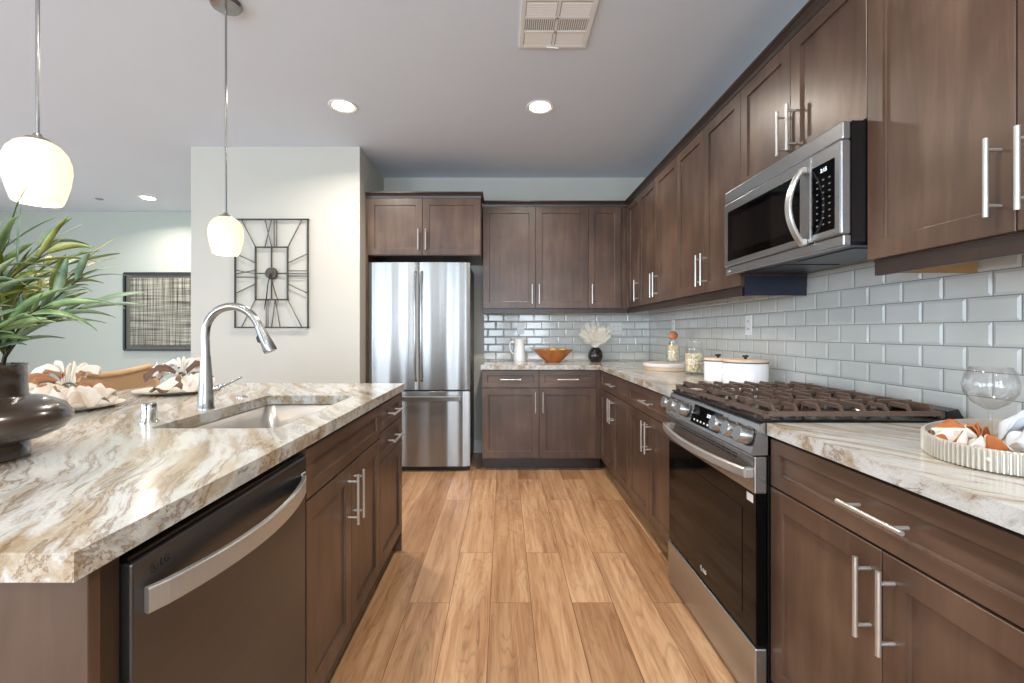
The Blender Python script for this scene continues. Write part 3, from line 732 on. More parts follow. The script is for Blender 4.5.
for r in range(8):
    for c in range(3): x = .642 + c * .029; zz = 1.695 - r * .021; b.quad([(x + .006, -.0056, zz), (x + .015, -.0056, zz), (x + .015, -.0056, zz + .004), (x + .006, -.0056, zz + .004)])
b.obj('keypad_print', plain('keypad_grey', (110, 110, 112), .4), d)
b = B().box(.02, MWW - .02, .035, .36, z0 + .004, z0 + .012).box(.06, .34, .08, .30, z0 + .001, z0 + .004).box(.42, .70, .08, .30, z0 + .001, z0 + .004)
b.obj('bottom_plate', plain('dark_grey_steel', (70, 72, 76), .35, .8), t)
Mm = Matrix.Translation((.035, -.0005 + .004, 1.482)) @ Matrix.Rotation(R(90), 4, 'X'); badge(t, Mm, .011, M['mark'])

# ------------------------------------------------------------------ refrigerator
FX0, FX1, FY = -1.161, -.289, 3.914
t = thing('refrigerator', 'tall stainless french-door refrigerator with bottom freezer', 'refrigerator', (FX0, FY, 0)); FW = FX1 - FX0
B().box(.004, FW - .004, .062, .60, .03, 1.775, .004).obj('body', plain('fridge_side_grey', (92, 90, 90), .4, .3), t)
B().box(.02, FW - .02, .05, .10, .0, .05).obj('kick_plate', M['dark'], t)
def fdoor(name, x0, x1, za, zb):
    b = B(); n = 14; L = []
    for i in range(n + 1):
        u = i / n; x = x0 + (x1 - x0) * u; bow = .010 * (1 - (2 * (x / FW) - 1) ** 2)
        e = .006 * (max(0, abs(2 * u - 1) - .9) * 10) ** 2
        y = -bow + e + .006
        L.append([(x, .058, za), (x, y + .003, za), (x, y, za + .003), (x, y, zb - .003), (x, y + .003, zb), (x, .058, zb)])
    b.loops(L, True, True, True, False)
    for f in b.bm.faces:
        if abs(f.normal.y) > .9 and len(f.verts) == 4: f.smooth = True
    return b.obj(name, M['fridge'], t)
mid = FW / 2
dl = fdoor('door', .0, mid - .004, .702, 1.797); dr = fdoor('door', mid + .004, FW, .702, 1.797); fz = fdoor('freezer_drawer', 0, FW, .045, .690)
for dd, x in ((dl, mid - .026), (dr, mid + .026)):
    b = B().tube([(x, -.0, 1.715), (x, -.034, 1.700), (x, -.046, 1.60), (x, -.050, 1.24), (x, -.046, .88), (x, -.034, .795), (x, .0, .780)], .011, 12, flat=(1.0, .8)); b.obj('door_handle', M['steel'], dd)
b = B().ribbon([(.075, -.040, .632), (FW - .075, -.040, .632)], .016, .040, bev=.005).box(.070, .100, -.046, 0, .612, .652, .004).box(FW - .100, FW - .070, -.046, 0, .612, .652, .004)
b.obj('door_handle', M['steel'], fz)

# ------------------------------------------------------------------ outlets (plate + slots)
def outlet(label, loc, rz, wide=.07):
    t = thing('wall_outlet', label, 'outlet', loc, rz)
    B().box(-wide / 2, wide / 2, -.005, 0, -.0575, .0575, .002, 2).obj('cover_plate', M['plastic'], t)
    for x in ([0] if wide < .1 else [-.023, .023]):
        b = B()
        for dz in (-.022, .022):
            b.box(x - .007, x - .005, -.0058, -.0048, dz - .006, dz + .006); b.box(x + .005, x + .007, -.0058, -.0048, dz - .005, dz + .005)
        b.obj('socket_slots', M['logo'], t)
outlet('white outlet on the back tile above the white pitcher', (.167, WY - .0068, 1.233), 0)
outlet('wide white outlet on the back tile behind the pampas plumes', (1.115, WY - .0068, 1.233), 0, .118)
outlet('white outlet on the right wall tile above the enamel canisters', (WX - .0068, 2.70, 1.238), NX)
outlet('white outlet on the right wall tile behind the cork-ball bottle', (WX - .0068, 3.90, 1.245), NX)

# ------------------------------------------------------------------ ceiling: downlights, vent, sprinkler
def downlight(label, x, y, power=19, g=None):
    t = thing('downlight', label, 'ceiling light', (x, y, CEIL), 0, g)
    B().lathe([(.095, 0), (.095, -.004), (.090, -.007), (.074, -.004), (.068, .0)], seg=36, cap=False).obj('trim_ring', M['trimw'], t)
    B().lathe([(0, -.002), (.069, -.002), (.069, -.0035), (0, -.0035)], seg=32).obj('lens', M['lamp'], t)
    l = bpy.data.lights.new('downlight_lamp', 'AREA'); l.shape = 'DISK'; l.size = .14; l.energy = power; l.color = (1, .90, .78); l.spread = R(150)
    o = bpy.data.objects.new('downlight_lamp', l); COL.objects.link(o); o.parent = t; o.location = (0, 0, -.009)
downlight('round recessed ceiling light above the sink end of the island', -1.093, 3.107)
downlight('round recessed ceiling light above the aisle before the back counter', .248, 3.12)
downlight('small round ceiling light over the dining area at far left', -4.07, 5.23)
for x, y, pw in ((-1.09, .9, 7), (.25, .9, 16), (-1.09, -1.3, 12), (.25, -1.3, 16), (-4.07, 2.6, 16)):
    downlight('round recessed ceiling light behind or beside the camera', x, y, pw, g='ceiling lights outside the picture')
t = thing('ceiling_vent', 'white louvred air vent in the ceiling', 'vent', (.262, 2.28, CEIL))
vw, vd = .18, .185
b = B().box(-vw, vw, -vd, -vd + .022, -.008, 0, .002).box(-vw, vw, vd - .022, vd, -.008, 0, .002).box(-vw, -vw + .024, -vd + .02, vd - .02, -.008, 0, .002).box(vw - .024, vw, -vd + .02, vd - .02, -.008, 0, .002)
b.box(-.007, .007, -vd + .02, vd - .02, -.008, 0); 
sec = [(-vd + .022, -.052), (-.046, .048), (.056, vd - .022)]
b.box(-vw + .02, vw - .02, -.055, -.044, -.008, 0); b.box(-vw + .02, vw - .02, .046, .058, -.008, 0)
b.obj('frame', M['trimw'], t)
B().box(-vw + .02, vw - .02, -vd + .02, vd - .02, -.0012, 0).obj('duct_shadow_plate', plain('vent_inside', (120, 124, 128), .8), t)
b = B()
for x0, x1 in ((-vw + .026, -.010), (.010, vw - .026)):
    for k in range(6):
        y = vd - .032 - k * .017; b.box(x0, x1, y - .0082, y + .0078, -.0055, -.0035, rot=Matrix.Rotation(R(-14), 3, 'X'))
    for k in range(14):
        x = x0 + .004 + k * (x1 - x0 - .008) / 13; b.box(x - .003, x + .003, -.042, .044, -.006, -.0015)
    for k in range(6):
        y = -.063 - k * .017; b.box(x0, x1, y - .006, y + .004, -.0055, -.0035, rot=Matrix.Rotation(R(-35), 3, 'X'))
b.obj('louvres', M['trimw'], t)
b = B().tube([(-.03, vd - .012, -.010), (.01, vd - .012, -.012), (.03, vd - .010, -.014)], .003, 8); b.obj('lever', M['trimw'], t)
for x, y in ((-4.66, 5.27),):
    o = B().lathe([(.04, 0), (.04, -.004), (.03, -.010), (0, -.012)], seg=24).obj('sprinkler_cover', plain('grey_cap', (150, 150, 148), .5)); o.location = (x, y, CEIL)
    tag(o, 'tiny grey disc on the ceiling over the dining area', 'sprinkler')

# ------------------------------------------------------------------ pendants
def pendant(label, x, y):
    t = thing('pendant_lamp', label, 'pendant light', (x, y, CEIL), 0)
    zs = 1.735 - CEIL
    B().lathe([(0, 0), (.068, 0), (.070, -.006), (.062, -.020), (.010, -.026), (0, -.026)], seg=32).obj('canopy', M['steel'], t)
    B().tube([(0, 0, -.024), (0, 0, zs + .012)], .0048, 10).obj('rod', M['steel'], t)
    B().lathe([(0, zs + .018), (.009, zs + .018), (.012, zs + .010), (.026, zs + .004), (.032, zs - .004), (0, zs - .004)], seg=28).obj('cap', M['steel'], t)
    m, nt, bs = M['shade_parts']
    prof = [(.030, -.003), (.048, -.013), (.064, -.033), (.072, -.058), (.0735, -.084), (.069, -.120), (.060, -.155), (.053, -.176)]
    b = B().lathe([(r, z + zs) for r, z in prof] + [(r - .003, z + zs) for r, z in reversed(prof)], seg=40, cap=False)
    b.obj('glass_shade', m, t)
    bl = B().sphere((0, 0, zs - .085), .03, 16, 10); bl.obj('bulb', M['bulb'], t)
    l = bpy.data.lights.new('pendant_bulb_light', 'POINT'); l.energy = 3; l.color = (1, .80, .58); l.shadow_soft_size = .03
    o = bpy.data.objects.new('pendant_bulb_light', l); COL.objects.link(o); o.parent = t; o.location = (0, 0, zs - .13)
m, nt, bs = newmat('frosted_glass_shade')
out = nt.nodes['Material Output']
tl = nd(nt, 'ShaderNodeBsdfTranslucent'); tl.inputs[0].default_value = (.95, .88, .78, 1)
bs.inputs['Base Color'].default_value = s2l((226, 216, 196)); bs.inputs['Roughness'].default_value = .3
bs.inputs['Emission Color'].default_value = (1, .88, .70, 1); bs.inputs['Emission Strength'].default_value = .16
mixs = nd(nt, 'ShaderNodeMixShader'); mixs.inputs[0].default_value = .5
lk(nt, bs.outputs[0], mixs.inputs[1]); lk(nt, tl.outputs[0], mixs.inputs[2]); lk(nt, mixs.outputs[0], out.inputs[0])
M['shade_parts'] = (m, nt, bs); M['bulb'] = emit_mat('bulb_glow', (1, .86, .66, 1), 8)
pendant('frosted glass pendant on a thin rod before the wire clock', -1.297, 2.135)
pendant('larger looking frosted pendant at far left above the leafy plant', -1.310, 1.285)

# ------------------------------------------------------------------ wire clock on the pier wall
t = thing('wall_clock', 'large rectangular open wire clock on the pale wall', 'clock', (-1.913, PY, 1.681))
cy = -.022; W1, Hh = .300, .445; wi, hi = .132, .216
b = B()
def bar(p, q, w): b.tube([(p[0], cy, p[1]), (q[0], cy, q[1])], w, 6)
for s in (-1, 1):
    b.box(-W1 - .006, W1 + .006, cy - .006, cy + .006, s * Hh - .006, s * Hh + .006); b.box(s * W1 - .006, s * W1 + .006, cy - .006, cy + .006, -Hh, Hh)
    b.box(s * W1 - .004, s * W1 + .004, cy, .0, Hh - .004, Hh + .004); b.box(s * W1 - .004, s * W1 + .004, cy, .0, -Hh - .004, -Hh + .004)
b.obj('outer_frame', M['wire'], t); b = B()
for s in (-1, 1):
    b.box(-wi - .006, wi + .006, cy - .005, cy + .005, s * hi - .006, s * hi + .006); b.box(s * wi - .006, s * wi + .006, cy - .005, cy + .005, -hi, hi)
b.box(-.005, .005, cy - .004, cy + .004, -hi, hi); b.box(-wi, wi, cy - .004, cy + .004, -.005, .005)
b.obj('inner_frame', M['wire'], t); b = B(); r = .0042
# numerals: XII, III, VI, IX as wires and single strokes between them
for p, q in (((-.055, Hh), (.0, hi)), ((.0, Hh), (-.055, hi)), ((.02, Hh), (.02, hi)), ((.042, Hh), (.042, hi)),
             ((-.03, -Hh), (-.03, -hi)), ((.03, -hi), (.0, -Hh)), ((.03, -hi), (.07, -Hh)), ((-.045, -hi), (-.045, -Hh)),
             ((wi, .022), (W1, .022)), ((wi, .0), (W1, .0)), ((wi, -.022), (W1, -.022)),
             ((-wi, .028), (-W1, -.004)), ((-wi, -.004), (-W1, .028)), ((-wi, -.030), (-W1, -.030)),
             ((-wi, hi), (-.25, Hh)), ((wi, hi), (.25, Hh)), ((-wi, -hi), (-.25, -Hh)), ((wi, -hi), (.25, -Hh)),
             ((-wi, .085), (-W1, .165)), ((wi, .085), (W1, .165)), ((-wi, -.085), (-W1, -.165)), ((wi, -.085), (W1, -.165))): bar(p, q, r)
b.obj('numeral_wires', plain('grey_wire', (118, 114, 106), .5, .5), t)
B().tube([(0, cy + .004, 0), (0, cy - .014, 0)], [.050, .047], 28).tube([(0, cy - .014, 0), (0, cy - .018, 0)], .02, 16).obj('hub', M['bronze'], t)
def hand(pts, nm):
    bb = B(); bb.tube([(x, cy - .020, z) for x, z in pts], [.005, .007, .009, .006, .003][:len(pts)], 8, flat=(1, .4)); bb.obj(nm, M['bronze'], t)
hand([(0, 0), (-.022, -.10), (-.032, -.20), (-.045, -.26), (-.05, -.30)], 'minute_hand'); hand([(0, 0), (.020, -.09), (.042, -.17), (.062, -.22), (.066, -.245)], 'hour_hand')

# ------------------------------------------------------------------ woven wall art
t = thing('wall_art', 'dark framed woven grid artwork on the far dining wall', 'picture', (-4.33, FARY, 1.459)); hw, hh = .50, .489
b = B()
for s in (-1, 1): b.box(-hw, hw, -.03, 0, s * hh - .012, s * hh + .012); b.box(s * hw - .012, s * hw + .012, -.03, 0, -hh, hh)
b.obj('frame', M['dark'], t)
m, nt, bs = newmat('woven_canvas'); tc = nd(nt, 'ShaderNodeTexCoord')
def stripes(scale, stretch, lo, hi_):
    mp = nd(nt, 'ShaderNodeMapping'); mp.inputs['Scale'].default_value = stretch; lk(nt, tc.outputs['Object'], mp.inputs[0])
    n = nd(nt, 'ShaderNodeTexNoise', i_Scale=scale, i_Detail=2.0, i_Roughness=.7, i_Distortion=.1); lk(nt, mp.outputs[0], n.inputs['Vector'])
    return ramp(nt, n.outputs[0], [(lo, s2l((112, 112, 104))), (hi_, (1, 1, 1, 1))])
a1 = stripes(1.0, (60, 1, 1.2), .34, .60); a2 = stripes(1.0, (1.2, 1, 60), .34, .60)
mx = nd(nt, 'ShaderNodeMixRGB', blend_type='MULTIPLY'); mx.inputs[0].default_value = 1; lk(nt, a1, mx.inputs[1]); lk(nt, a2, mx.inputs[2])
m4 = nd(nt, 'ShaderNodeMixRGB', blend_type='MULTIPLY'); m4.inputs[0].default_value = 1; m4.inputs[2].default_value = s2l((190, 190, 178)); lk(nt, mx.outputs[0], m4.inputs[1])
lk(nt, m4.outputs[0], bs.inputs['Base Color']); bs.inputs['Roughness'].default_value = .9
B().box(-hw + .07, hw - .07, -.014, -.006, -hh + .06, hh - .06).obj('woven_panel', m, t)
m2 = plain('grey_mat_board', (100, 100, 94), .9, noise=.15, scale=60); B().box(-hw, hw, -.006, -.001, -hh, hh).obj('mat_board', m2, t)

# ------------------------------------------------------------------ cane-back stool behind the island
M['cane'] = None
m, nt, bs = newmat('cane_weave'); tc = nd(nt, 'ShaderNodeTexCoord')
ck = nd(nt, 'ShaderNodeTexWave', i_Scale=60.0, i_Distortion=.3); lk(nt, tc.outputs['Object'], ck.inputs['Vector']); ck.bands_direction = 'Y'
ck2 = nd(nt, 'ShaderNodeTexWave', i_Scale=60.0, i_Distortion=.3); lk(nt, tc.outputs['Object'], ck2.inputs['Vector']); ck2.bands_direction = 'Z'
mx = nd(nt, 'ShaderNodeMath', operation='MULTIPLY'); lk(nt, ck.outputs['Fac'], mx.inputs[0]); lk(nt, ck2.outputs['Fac'], mx.inputs[1])
lk(nt, ramp(nt, mx.outputs[0], [(.0, s2l((150, 116, 82))), (.6, s2l((214, 184, 146)))]), bs.inputs['Base Color']); bs.inputs['Roughness'].default_value = .6; M['cane'] = m
M['oak'] = wood_mat('pale_oak', (196, 158, 116), (212, 176, 134), (226, 194, 154), .45, coat=.1)
t = thing('counter_stool', 'pale wood counter stool with woven cane back behind the island', 'stool', (-1.87, 2.47, 0))
hwid = .26
def crest(y): u = y / hwid; return .982 + .016 * u * u * (1 if abs(u) < .8 else 1) - .012 * math.cos(u * 2.2) + (0 if abs(u) < .86 else -.05 * ((abs(u) - .86) / .14) ** 2)
ys = [-hwid + 2 * hwid * i / 24 for i in range(25)]
def bx(y): return -.20 - .05 * (1 - (y / hwid) ** 2)   # back curves away from the island
B().tube([(bx(y), y, crest(y)) for y in ys], .016, 10).obj('crest_rail', M['oak'], t)
b = B(); b.loops([[(bx(y) + d, y, z) for d, z in ((.004, .70), (.004, crest(y) - .01), (-.004, crest(y) - .01), (-.004, .70))] for y in ys], True, True, True, False); b.obj('cane_back', M['cane'], t)
B().tube([(bx(y), y, .70) for y in ys], .014, 10).obj('lower_rail', M['oak'], t)
for s in (-1, 1):
    B().tube([(bx(s * hwid), s * hwid * 1.0, .93), (-.20, s * hwid, .66), (-.21, s * (hwid - .01), .3), (-.24, s * hwid, 0)], [.014, .018, .017, .013], 10).obj('leg', M['oak'], t)
    B().tube([(.17, s * (hwid - .02), .64), (.18, s * (hwid - .01), .3), (.19, s * hwid, 0)], [.018, .016, .012], 10).obj('leg', M['oak'], t)
B().box(-.21, .20, -hwid + .01, hwid - .01, .635, .69, .02, 3).obj('seat', plain('linen_seat', (216, 204, 186), .9, noise=.06), t)
b = B()
for s in (-1, 1): b.tube([(-.215, s * (hwid - .01), .25), (.18, s * (hwid - .01), .25)], .010, 8)
b.tube([(.18, -hwid + .01, .25), (.18, hwid - .01, .25)], .010, 8); b.obj('stretcher', M['oak'], t)

# ------------------------------------------------------------------ napkins
def cloth_mat(name, base, second, third, scale=14, cut=.55):
    m, nt, bs = newmat(name); tc = nd(nt, 'ShaderNodeTexCoord')
    v = nd(nt, 'ShaderNodeTexVoronoi', i_Scale=float(scale)); lk(nt, tc.outputs['Object'], v.inputs['Vector'])
    sp = nd(nt, 'ShaderNodeSeparateColor'); lk(nt, v.outputs['Color'], sp.inputs[0])
    c = ramp(nt, sp.outputs[0], [(0, s2l(base)), (cut, s2l(base)), (cut + .01, s2l(second)), (.78, s2l(second)), (.79, s2l(third))], 'CONSTANT')
    lk(nt, c, bs.inputs['Base Color']); bs.inputs['Roughness'].default_value = .9
    n = nd(nt, 'ShaderNodeTexNoise', i_Scale=400.0); lk(nt, tc.outputs['Object'], n.inputs['Vector'])
    bp = nd(nt, 'ShaderNodeBump', i_Strength=.2, i_Distance=.001); lk(nt, n.outputs[0], bp.inputs['Height']); lk(nt, bp.outputs[0], bs.inputs['Normal'])
    return m
M['cl1'] = cloth_mat('cream_brown_print_cloth', (218, 210, 198), (150, 106, 76), (196, 176, 158), 13)
M['cl2'] = cloth_mat('white_grey_print_cloth', (222, 218, 210), (108, 84, 70), (206, 198, 190), 15)
M['cl3'] = cloth_mat('rust_leaf_print_cloth', (222, 214, 204), (168, 98, 52), (140, 104, 84), 17, .34)
M['cl4'] = cloth_mat('white_blue_print_cloth', (214, 220, 226), (150, 176, 206), (206, 214, 222), 10)
def napkin(parent, fans, mat):
    """fans: (direction deg, spread deg, length, lift, folds, start height, end height)"""
    b = B()
    for (ang, spread, Ln, lift, folds, za, ze) in fans:
        nu, nv = 36, 14; L = []
        ph = random.uniform(0, 6)
        for j in range(nv + 1):
            q = j / nv; row = []
            for i in range(nu + 1):
                v = i / nu * 2 - 1
                a = R(ang + v * spread * (.35 + .65 * q)); rr = .008 + Ln * q * (1 - .10 * v * v + .05 * math.sin(3 * v + ph))
                z = za + (ze - za) * q + lift * math.sin(PI * min(1, q * .95)) * (1 - .3 * v * v) + .016 * (.25 + q) * (math.sin(v * folds * PI + ph) + .4 * math.sin(2.3 * v * folds + 2 * ph)) * (1 - .25 * q)
                nv3 = mnoise.noise_vector(Vector((rr * math.cos(a) * 34 + za * 90, rr * math.sin(a) * 34, ph))) * .011 * (.3 + q)
                row.append((rr * math.cos(a) + nv3.x, rr * math.sin(a) + nv3.y, max(z + nv3.z, .001)))
            L.append(row)
        b.loops(L, False, smooth=True)
    o = b.obj('cloth', mat, parent, recalc=False); solid(o, .0016); return o
def ring(parent, loc, rot, r=.02, mat=None):
    L = []; n = 24; b = B()
    b.tube([(r * math.cos(2 * PI * k / n), 0, r * math.sin(2 * PI * k / n)) for k in range(n + 1)], .004, 8, caps=False, flat=(2.2, .6))
    o = b.obj('napkin_ring', mat or M['bronze'], parent); o.location = loc; o.rotation_euler = rot; return o
M['plate'] = plain('cream_stoneware', (226, 216, 200), .3, noise=.04, scale=20)
def plate(label, x, y, r, sx=1):
    o = B().lathe([(0, .003), (r * .55, .003), (r * .6, 0), (r * .70, 0), (r * .98, .012), (r, .015), (r * .97, .016), (r * .68, .006), (0, .006)], seg=48).obj('plate', M['plate']); o.location = (x, y, CT)
    tag(o, label, 'plate')
plate('round cream plate on the island nearest the dark vase', -1.62, 1.69, .172)
plate('round cream plate on the island behind the faucet', -1.54, 2.16, .172)
t = thing('napkin', 'crumpled cream and brown napkin on the plate nearest the dark vase', 'napkin', (-1.60, 1.68, CT + .018))
napkin(t, [(-35, 50, .165, .035, 3.4, .045, .006), (-85, 42, .16, .04, 3.0, .05, .010), (15, 45, .13, .035, 3.0, .05, .02), (150, 50, .115, .075, 3.4, .05, .085), (95, 48, .09, .06, 3.0, .06, .10), (-140, 45, .13, .05, 3.0, .06, .05)], M['cl1'])
ring(t, (0, 0, .055), (0, 0, R(40)), .022)
t = thing('napkin', 'ruffled white and brown napkin on the plate behind the faucet', 'napkin', (-1.50, 2.13, CT + .018))
napkin(t, [(-60, 55, .15, .03, 3.2, .045, .006), (-5, 48, .13, .035, 3.4, .05, .02), (60, 50, .10, .06, 4.0, .05, .09), (205, 50, .13, .05, 3.2, .06, .05), (125, 50, .09, .06, 3.6, .06, .09)], M['cl2'])
ring(t, (0, 0, .055), (0, 0, R(-30)), .022)

# drinking glass behind the far napkin
def goblet(label, loc, sc=1.0):
    t = thing('wine_glass', label, 'glass', loc)
    prof = [(.034, 0), (.034, .002), (.006, .006), (.0042, .012), (.0042, .075), (.010, .086), (.034, .102), (.053, .130), (.056, .152), (.050, .180), (.042, .198)]
    prof = [(r * sc, z * sc) for r, z in prof]
    inner = [(r - .0015, z) for r, z in reversed(prof[5:])] + [(.001, prof[5][1] + .003)]
    B().lathe(prof[:5] + [(.006 * sc, .080 * sc)], seg=32).obj('stem', M['clear'], t)
    B().lathe(prof[5:] + inner, seg=40, cap=False).obj('bowl', M['clear2'], t)
M['clear2'] = glass_mat('etched_glass')
goblet('clear goblet standing behind the far napkin on the island', (-1.72, 2.32, CT), .72)

# ------------------------------------------------------------------ big vase and leafy branches
vx, vy = -1.166, 1.0
o = B().lathe([(0, 0), (.090, 0), (.094, .004), (.092, .030), (.088, .036), (.120, .044), (.150, .058), (.166, .080), (.166, .092), (.152, .115), (.120, .131), (.092, .137), (.089, .142), (.087, .205), (.089, .210), (.084, .210), (.082, .145), (.082, .100), (0, .10)], seg=64).obj('vase', M['vase'])
o.location = (vx, vy, CT); tag(o, 'dark brown bulging ceramic vase at the near left of the island', 'vase')
t = thing('leafy_plant', 'leafy green willow-like branches standing in the dark brown vase', 'plant', (vx, vy, CT + .11))
def leaf_mat(name, a, b_, c):
    m, nt, bs = newmat(name); tc = nd(nt, 'ShaderNodeTexCoord'); n = nd(nt, 'ShaderNodeTexNoise', i_Scale=14.0, i_Detail=2.0); lk(nt, tc.outputs['Object'], n.inputs['Vector'])
    lk(nt, ramp(nt, n.outputs[0], [(.35, s2l(a)), (.5, s2l(b_)), (.66, s2l(c))]), bs.inputs['Base Color']); bs.inputs['Roughness'].default_value = .45
    bs.inputs['Subsurface Weight'].default_value = .1; bs.inputs['Subsurface Radius'].default_value = (.01, .02, .005)
    return m
M['leaf1'] = leaf_mat('green_leaf', (84, 112, 66), (120, 148, 98), (156, 178, 126))
M['leaf2'] = leaf_mat('olive_leaf', (96, 104, 34), (132, 138, 60), (160, 164, 96))
M['leaf3'] = leaf_mat('grey_green_leaf', (92, 118, 92), (128, 150, 122), (160, 176, 148))
M['twig'] = plain('dark_twig', (58, 46, 34), .7)
def leaf(b, base, d, L, w, droop, roll):
    d = Vector(d).normalized(); side = d.cross(Vector((0, 0, 1)))
    if side.length < .05: side = Vector((1, 0, 0))
    side.normalize(); side = Matrix.Rotation(roll, 3, d) @ side
    n = 9; Lp = []
    p = Vector(base); dirv = d.copy()
    for i in range(n + 1):
        u = i / n; ww = w * (math.sin(PI * min(1, u * .93 + .05)) ** .8) * (1 - .35 * u) + .0004
        nrm = side.cross(dirv).normalized()
        Lp.append([tuple(p - side * ww + nrm * ww * .25), tuple(p - nrm * ww * .0), tuple(p + side * ww + nrm * ww * .25)])
        dirv = (dirv + Vector((0, 0, -droop / n))).normalized(); p = p + dirv * (L / n)
    b.loops(Lp, False, smooth=True)
rnd = random.Random(21)
# branch tips relative to the vase mouth (x right, y away, z up), aimed over the whole crown
tips = [(.03, .05, .28), (.09, .06, .27), (.14, .03, .25), (.19, .06, .20), (.12, .12, .22), (.20, -.02, .13), (-.06, .05, .28), (.02, -.06, .26), (-.12, .0, .26), (-.20, .05, .22), (.08, .14, .24), (-.20, -.05, .14), (.0, .16, .24), (.12, -.08, .17), (-.12, -.08, .20), (-.1, .16, .2), (.07, -.02, .20), (.03, .03, .22), (.17, .08, .13), (-.02, -.02, .24), (.08, .0, .08), (-.03, -.07, .10), (-.09, .03, .07)]
for ti, tp in enumerate(tips):
    tp = Vector(tp); base = Vector((rnd.uniform(-.04, .04), rnd.uniform(-.04, .04), -.004)); mouth = Vector((base.x * 1.1 + tp.x * .10, base.y + tp.y * .10, .115))
    top = Vector((tp.x, tp.y, tp.z + .10)); ctrl = mouth + Vector((tp.x * .30, tp.y * .30, (top.z - mouth.z) * .62))
    pts = [base, mouth]
    for k in range(1, 9):
        s = k / 8; pts.append((1 - s) ** 2 * mouth + 2 * s * (1 - s) * ctrl + s * s * top)
    st = B().tube(pts, [.0028] * 2 + [.0026 - .0002 * k for k in range(8)], 6).obj('stem', M['twig'], t)
    lb = B(); nl = 13
    for k in range(nl):
        s = .02 + .98 * k / (nl - 1); p = (1 - s) ** 2 * mouth + 2 * s * (1 - s) * ctrl + s * s * top
        tg = (2 * (1 - s) * (ctrl - mouth) + 2 * s * (top - ctrl)).normalized()
        a = k * 2.4 + ti; out = Vector((math.cos(a), math.sin(a), 0)); d = tg * (.95 if k < nl - 1 else 1.5) + out * .46 + Vector((0, 0, .16))
        leaf(lb, p, d, rnd.uniform(.08, .15), rnd.uniform(.0065, .011), rnd.uniform(.2, 1.5), rnd.uniform(-1, 1))
    lo = lb.obj('leaves', M[('leaf1', 'leaf3', 'leaf2', 'leaf3', 'leaf2')[ti % 5]], st, recalc=False); solid(lo, .0005)

# ------------------------------------------------------------------ back counter items
def smoothlathe(*a, **k): return B().lathe(*a, **k)
t = thing('pitcher', 'small white ribbed pitcher on the back counter beside the fridge', 'pitcher', (.150, 4.40, CT))
B().lathe([(0, 0), (.056, 0), (.058, .006), (.056, .05), (.050, .12), (.048, .17), (.054, .205), (.056, .215), (.051, .215), (.045, .17), (.047, .12), (.052, .05), (.05, .01), (0, .01)], seg=64, rib=.012, nrib=18).obj('jug', M['white'], t)
B().tube(smooth_path([(-.048, 0, .185), (-.075, 0, .190), (-.092, 0, .165), (-.088, 0, .12), (-.070, 0, .085), (-.050, 0, .075)]), .007, 10).obj('handle', M['white'], t)
B().loops([[(.045, -.02, .20), (.045, .02, .20), (.046, .0, .17)], [(.072, -.004, .219), (.072, .004, .219), (.068, 0, .212)]], True, True, True).obj('spout', M['white'], t)
M['amber'] = plain('amber_wood', (176, 104, 46), .22, noise=.25, scale=12, coat=.5)
bx_, by_ = .462, 4.28
o = B().lathe([(0, 0), (.062, 0), (.066, .004), (.100, .034), (.145, .075), (.188, .118), (.190, .121), (.183, .121), (.140, .082), (.095, .042), (.055, .014), (0, .012)], seg=56, sy=.72).obj('fruit_bowl', M['amber']); o.location = (bx_, by_, CT)
tag(o, 'flared amber wooden bowl of lemons on the back counter', 'bowl')
M['lemon'] = plain('lemon_peel', (236, 200, 40), .4, noise=.08, scale=60, bump=.3)
for k, (x, y, z, a, lab) in enumerate(((-.075, .0, .088, 20, 'leftmost lemon in the amber bowl'), (.0, .025, .098, 100, 'middle lemon heaped in the amber bowl'), (.085, -.005, .096, 60, 'rightmost lemon in the amber bowl'))):
    b = B().lathe([(0, -.044), (.006, -.042), (.010, -.036), (.026, -.024), (.032, 0), (.026, .024), (.010, .036), (.006, .041), (0, .043)], seg=20)
    o = b.obj('lemon', M['lemon']); o.location = (bx_ + x, by_ + y, CT + z + .002); o.rotation_euler = (R(80), 0, R(a)); tag(o, lab, 'lemon', 'lemons in the amber bowl')
vx2, vy2 = .872, 4.34
t = thing('vase', 'small round near-black vase of pampas on the back counter', 'vase', (vx2, vy2, CT))
B().lathe([(0, 0), (.040, 0), (.050, .006), (.066, .035), (.070, .062), (.064, .095), (.046, .125), (.036, .135), (.034, .139), (.030, .139), (.032, .130), (.055, .09), (.060, .06), (.04, .012), (0, .012)], seg=40, rib=.02, nrib=10).obj('body', M['vase2'], t)
t = thing('pampas_bunch', 'bunch of cream feathery pampas plumes in the small dark vase', 'dried flowers', (vx2, vy2, CT + .14))
M['pampas'] = plain('pampas_cream', (246, 241, 228), .9, noise=.05)
rp = random.Random(3)
for k in range(17):
    a = -52 + 104 * k / 16; dy = rp.uniform(-.35, .3); d = Vector((math.sin(R(a)), dy * .6, math.cos(R(a)))).normalized(); L = rp.uniform(.19, .24) * (1 if abs(a) < 40 else .88)
    b = B().tube([Vector((0, 0, -.12)), Vector((d.x * .02, d.y * .02, 0)), d * L * .5, d * L * .85], [.0016, .0016, .0014, .001], 5)
    st = b.obj('stem', M['pampas'], t); b = B()
    for j in range(260):
        s = .28 + .72 * rp.random(); p = d * L * s; rv = Vector((rp.gauss(0, 1), rp.gauss(0, 1), rp.gauss(0, 1))).normalized(); dd = (d * .9 + rv * .85).normalized()
        ln = .040 * (1.15 - .6 * s); q = p + dd * ln; u = dd.cross(Vector((.3, .8, .2))).normalized() * .0009
        b.bm.faces.new([b.bm.verts.new(x) for x in (p - u, p + u, q + u * .3, q - u * .3)])
    b.obj('plume', M['pampas'], st, recalc=False)

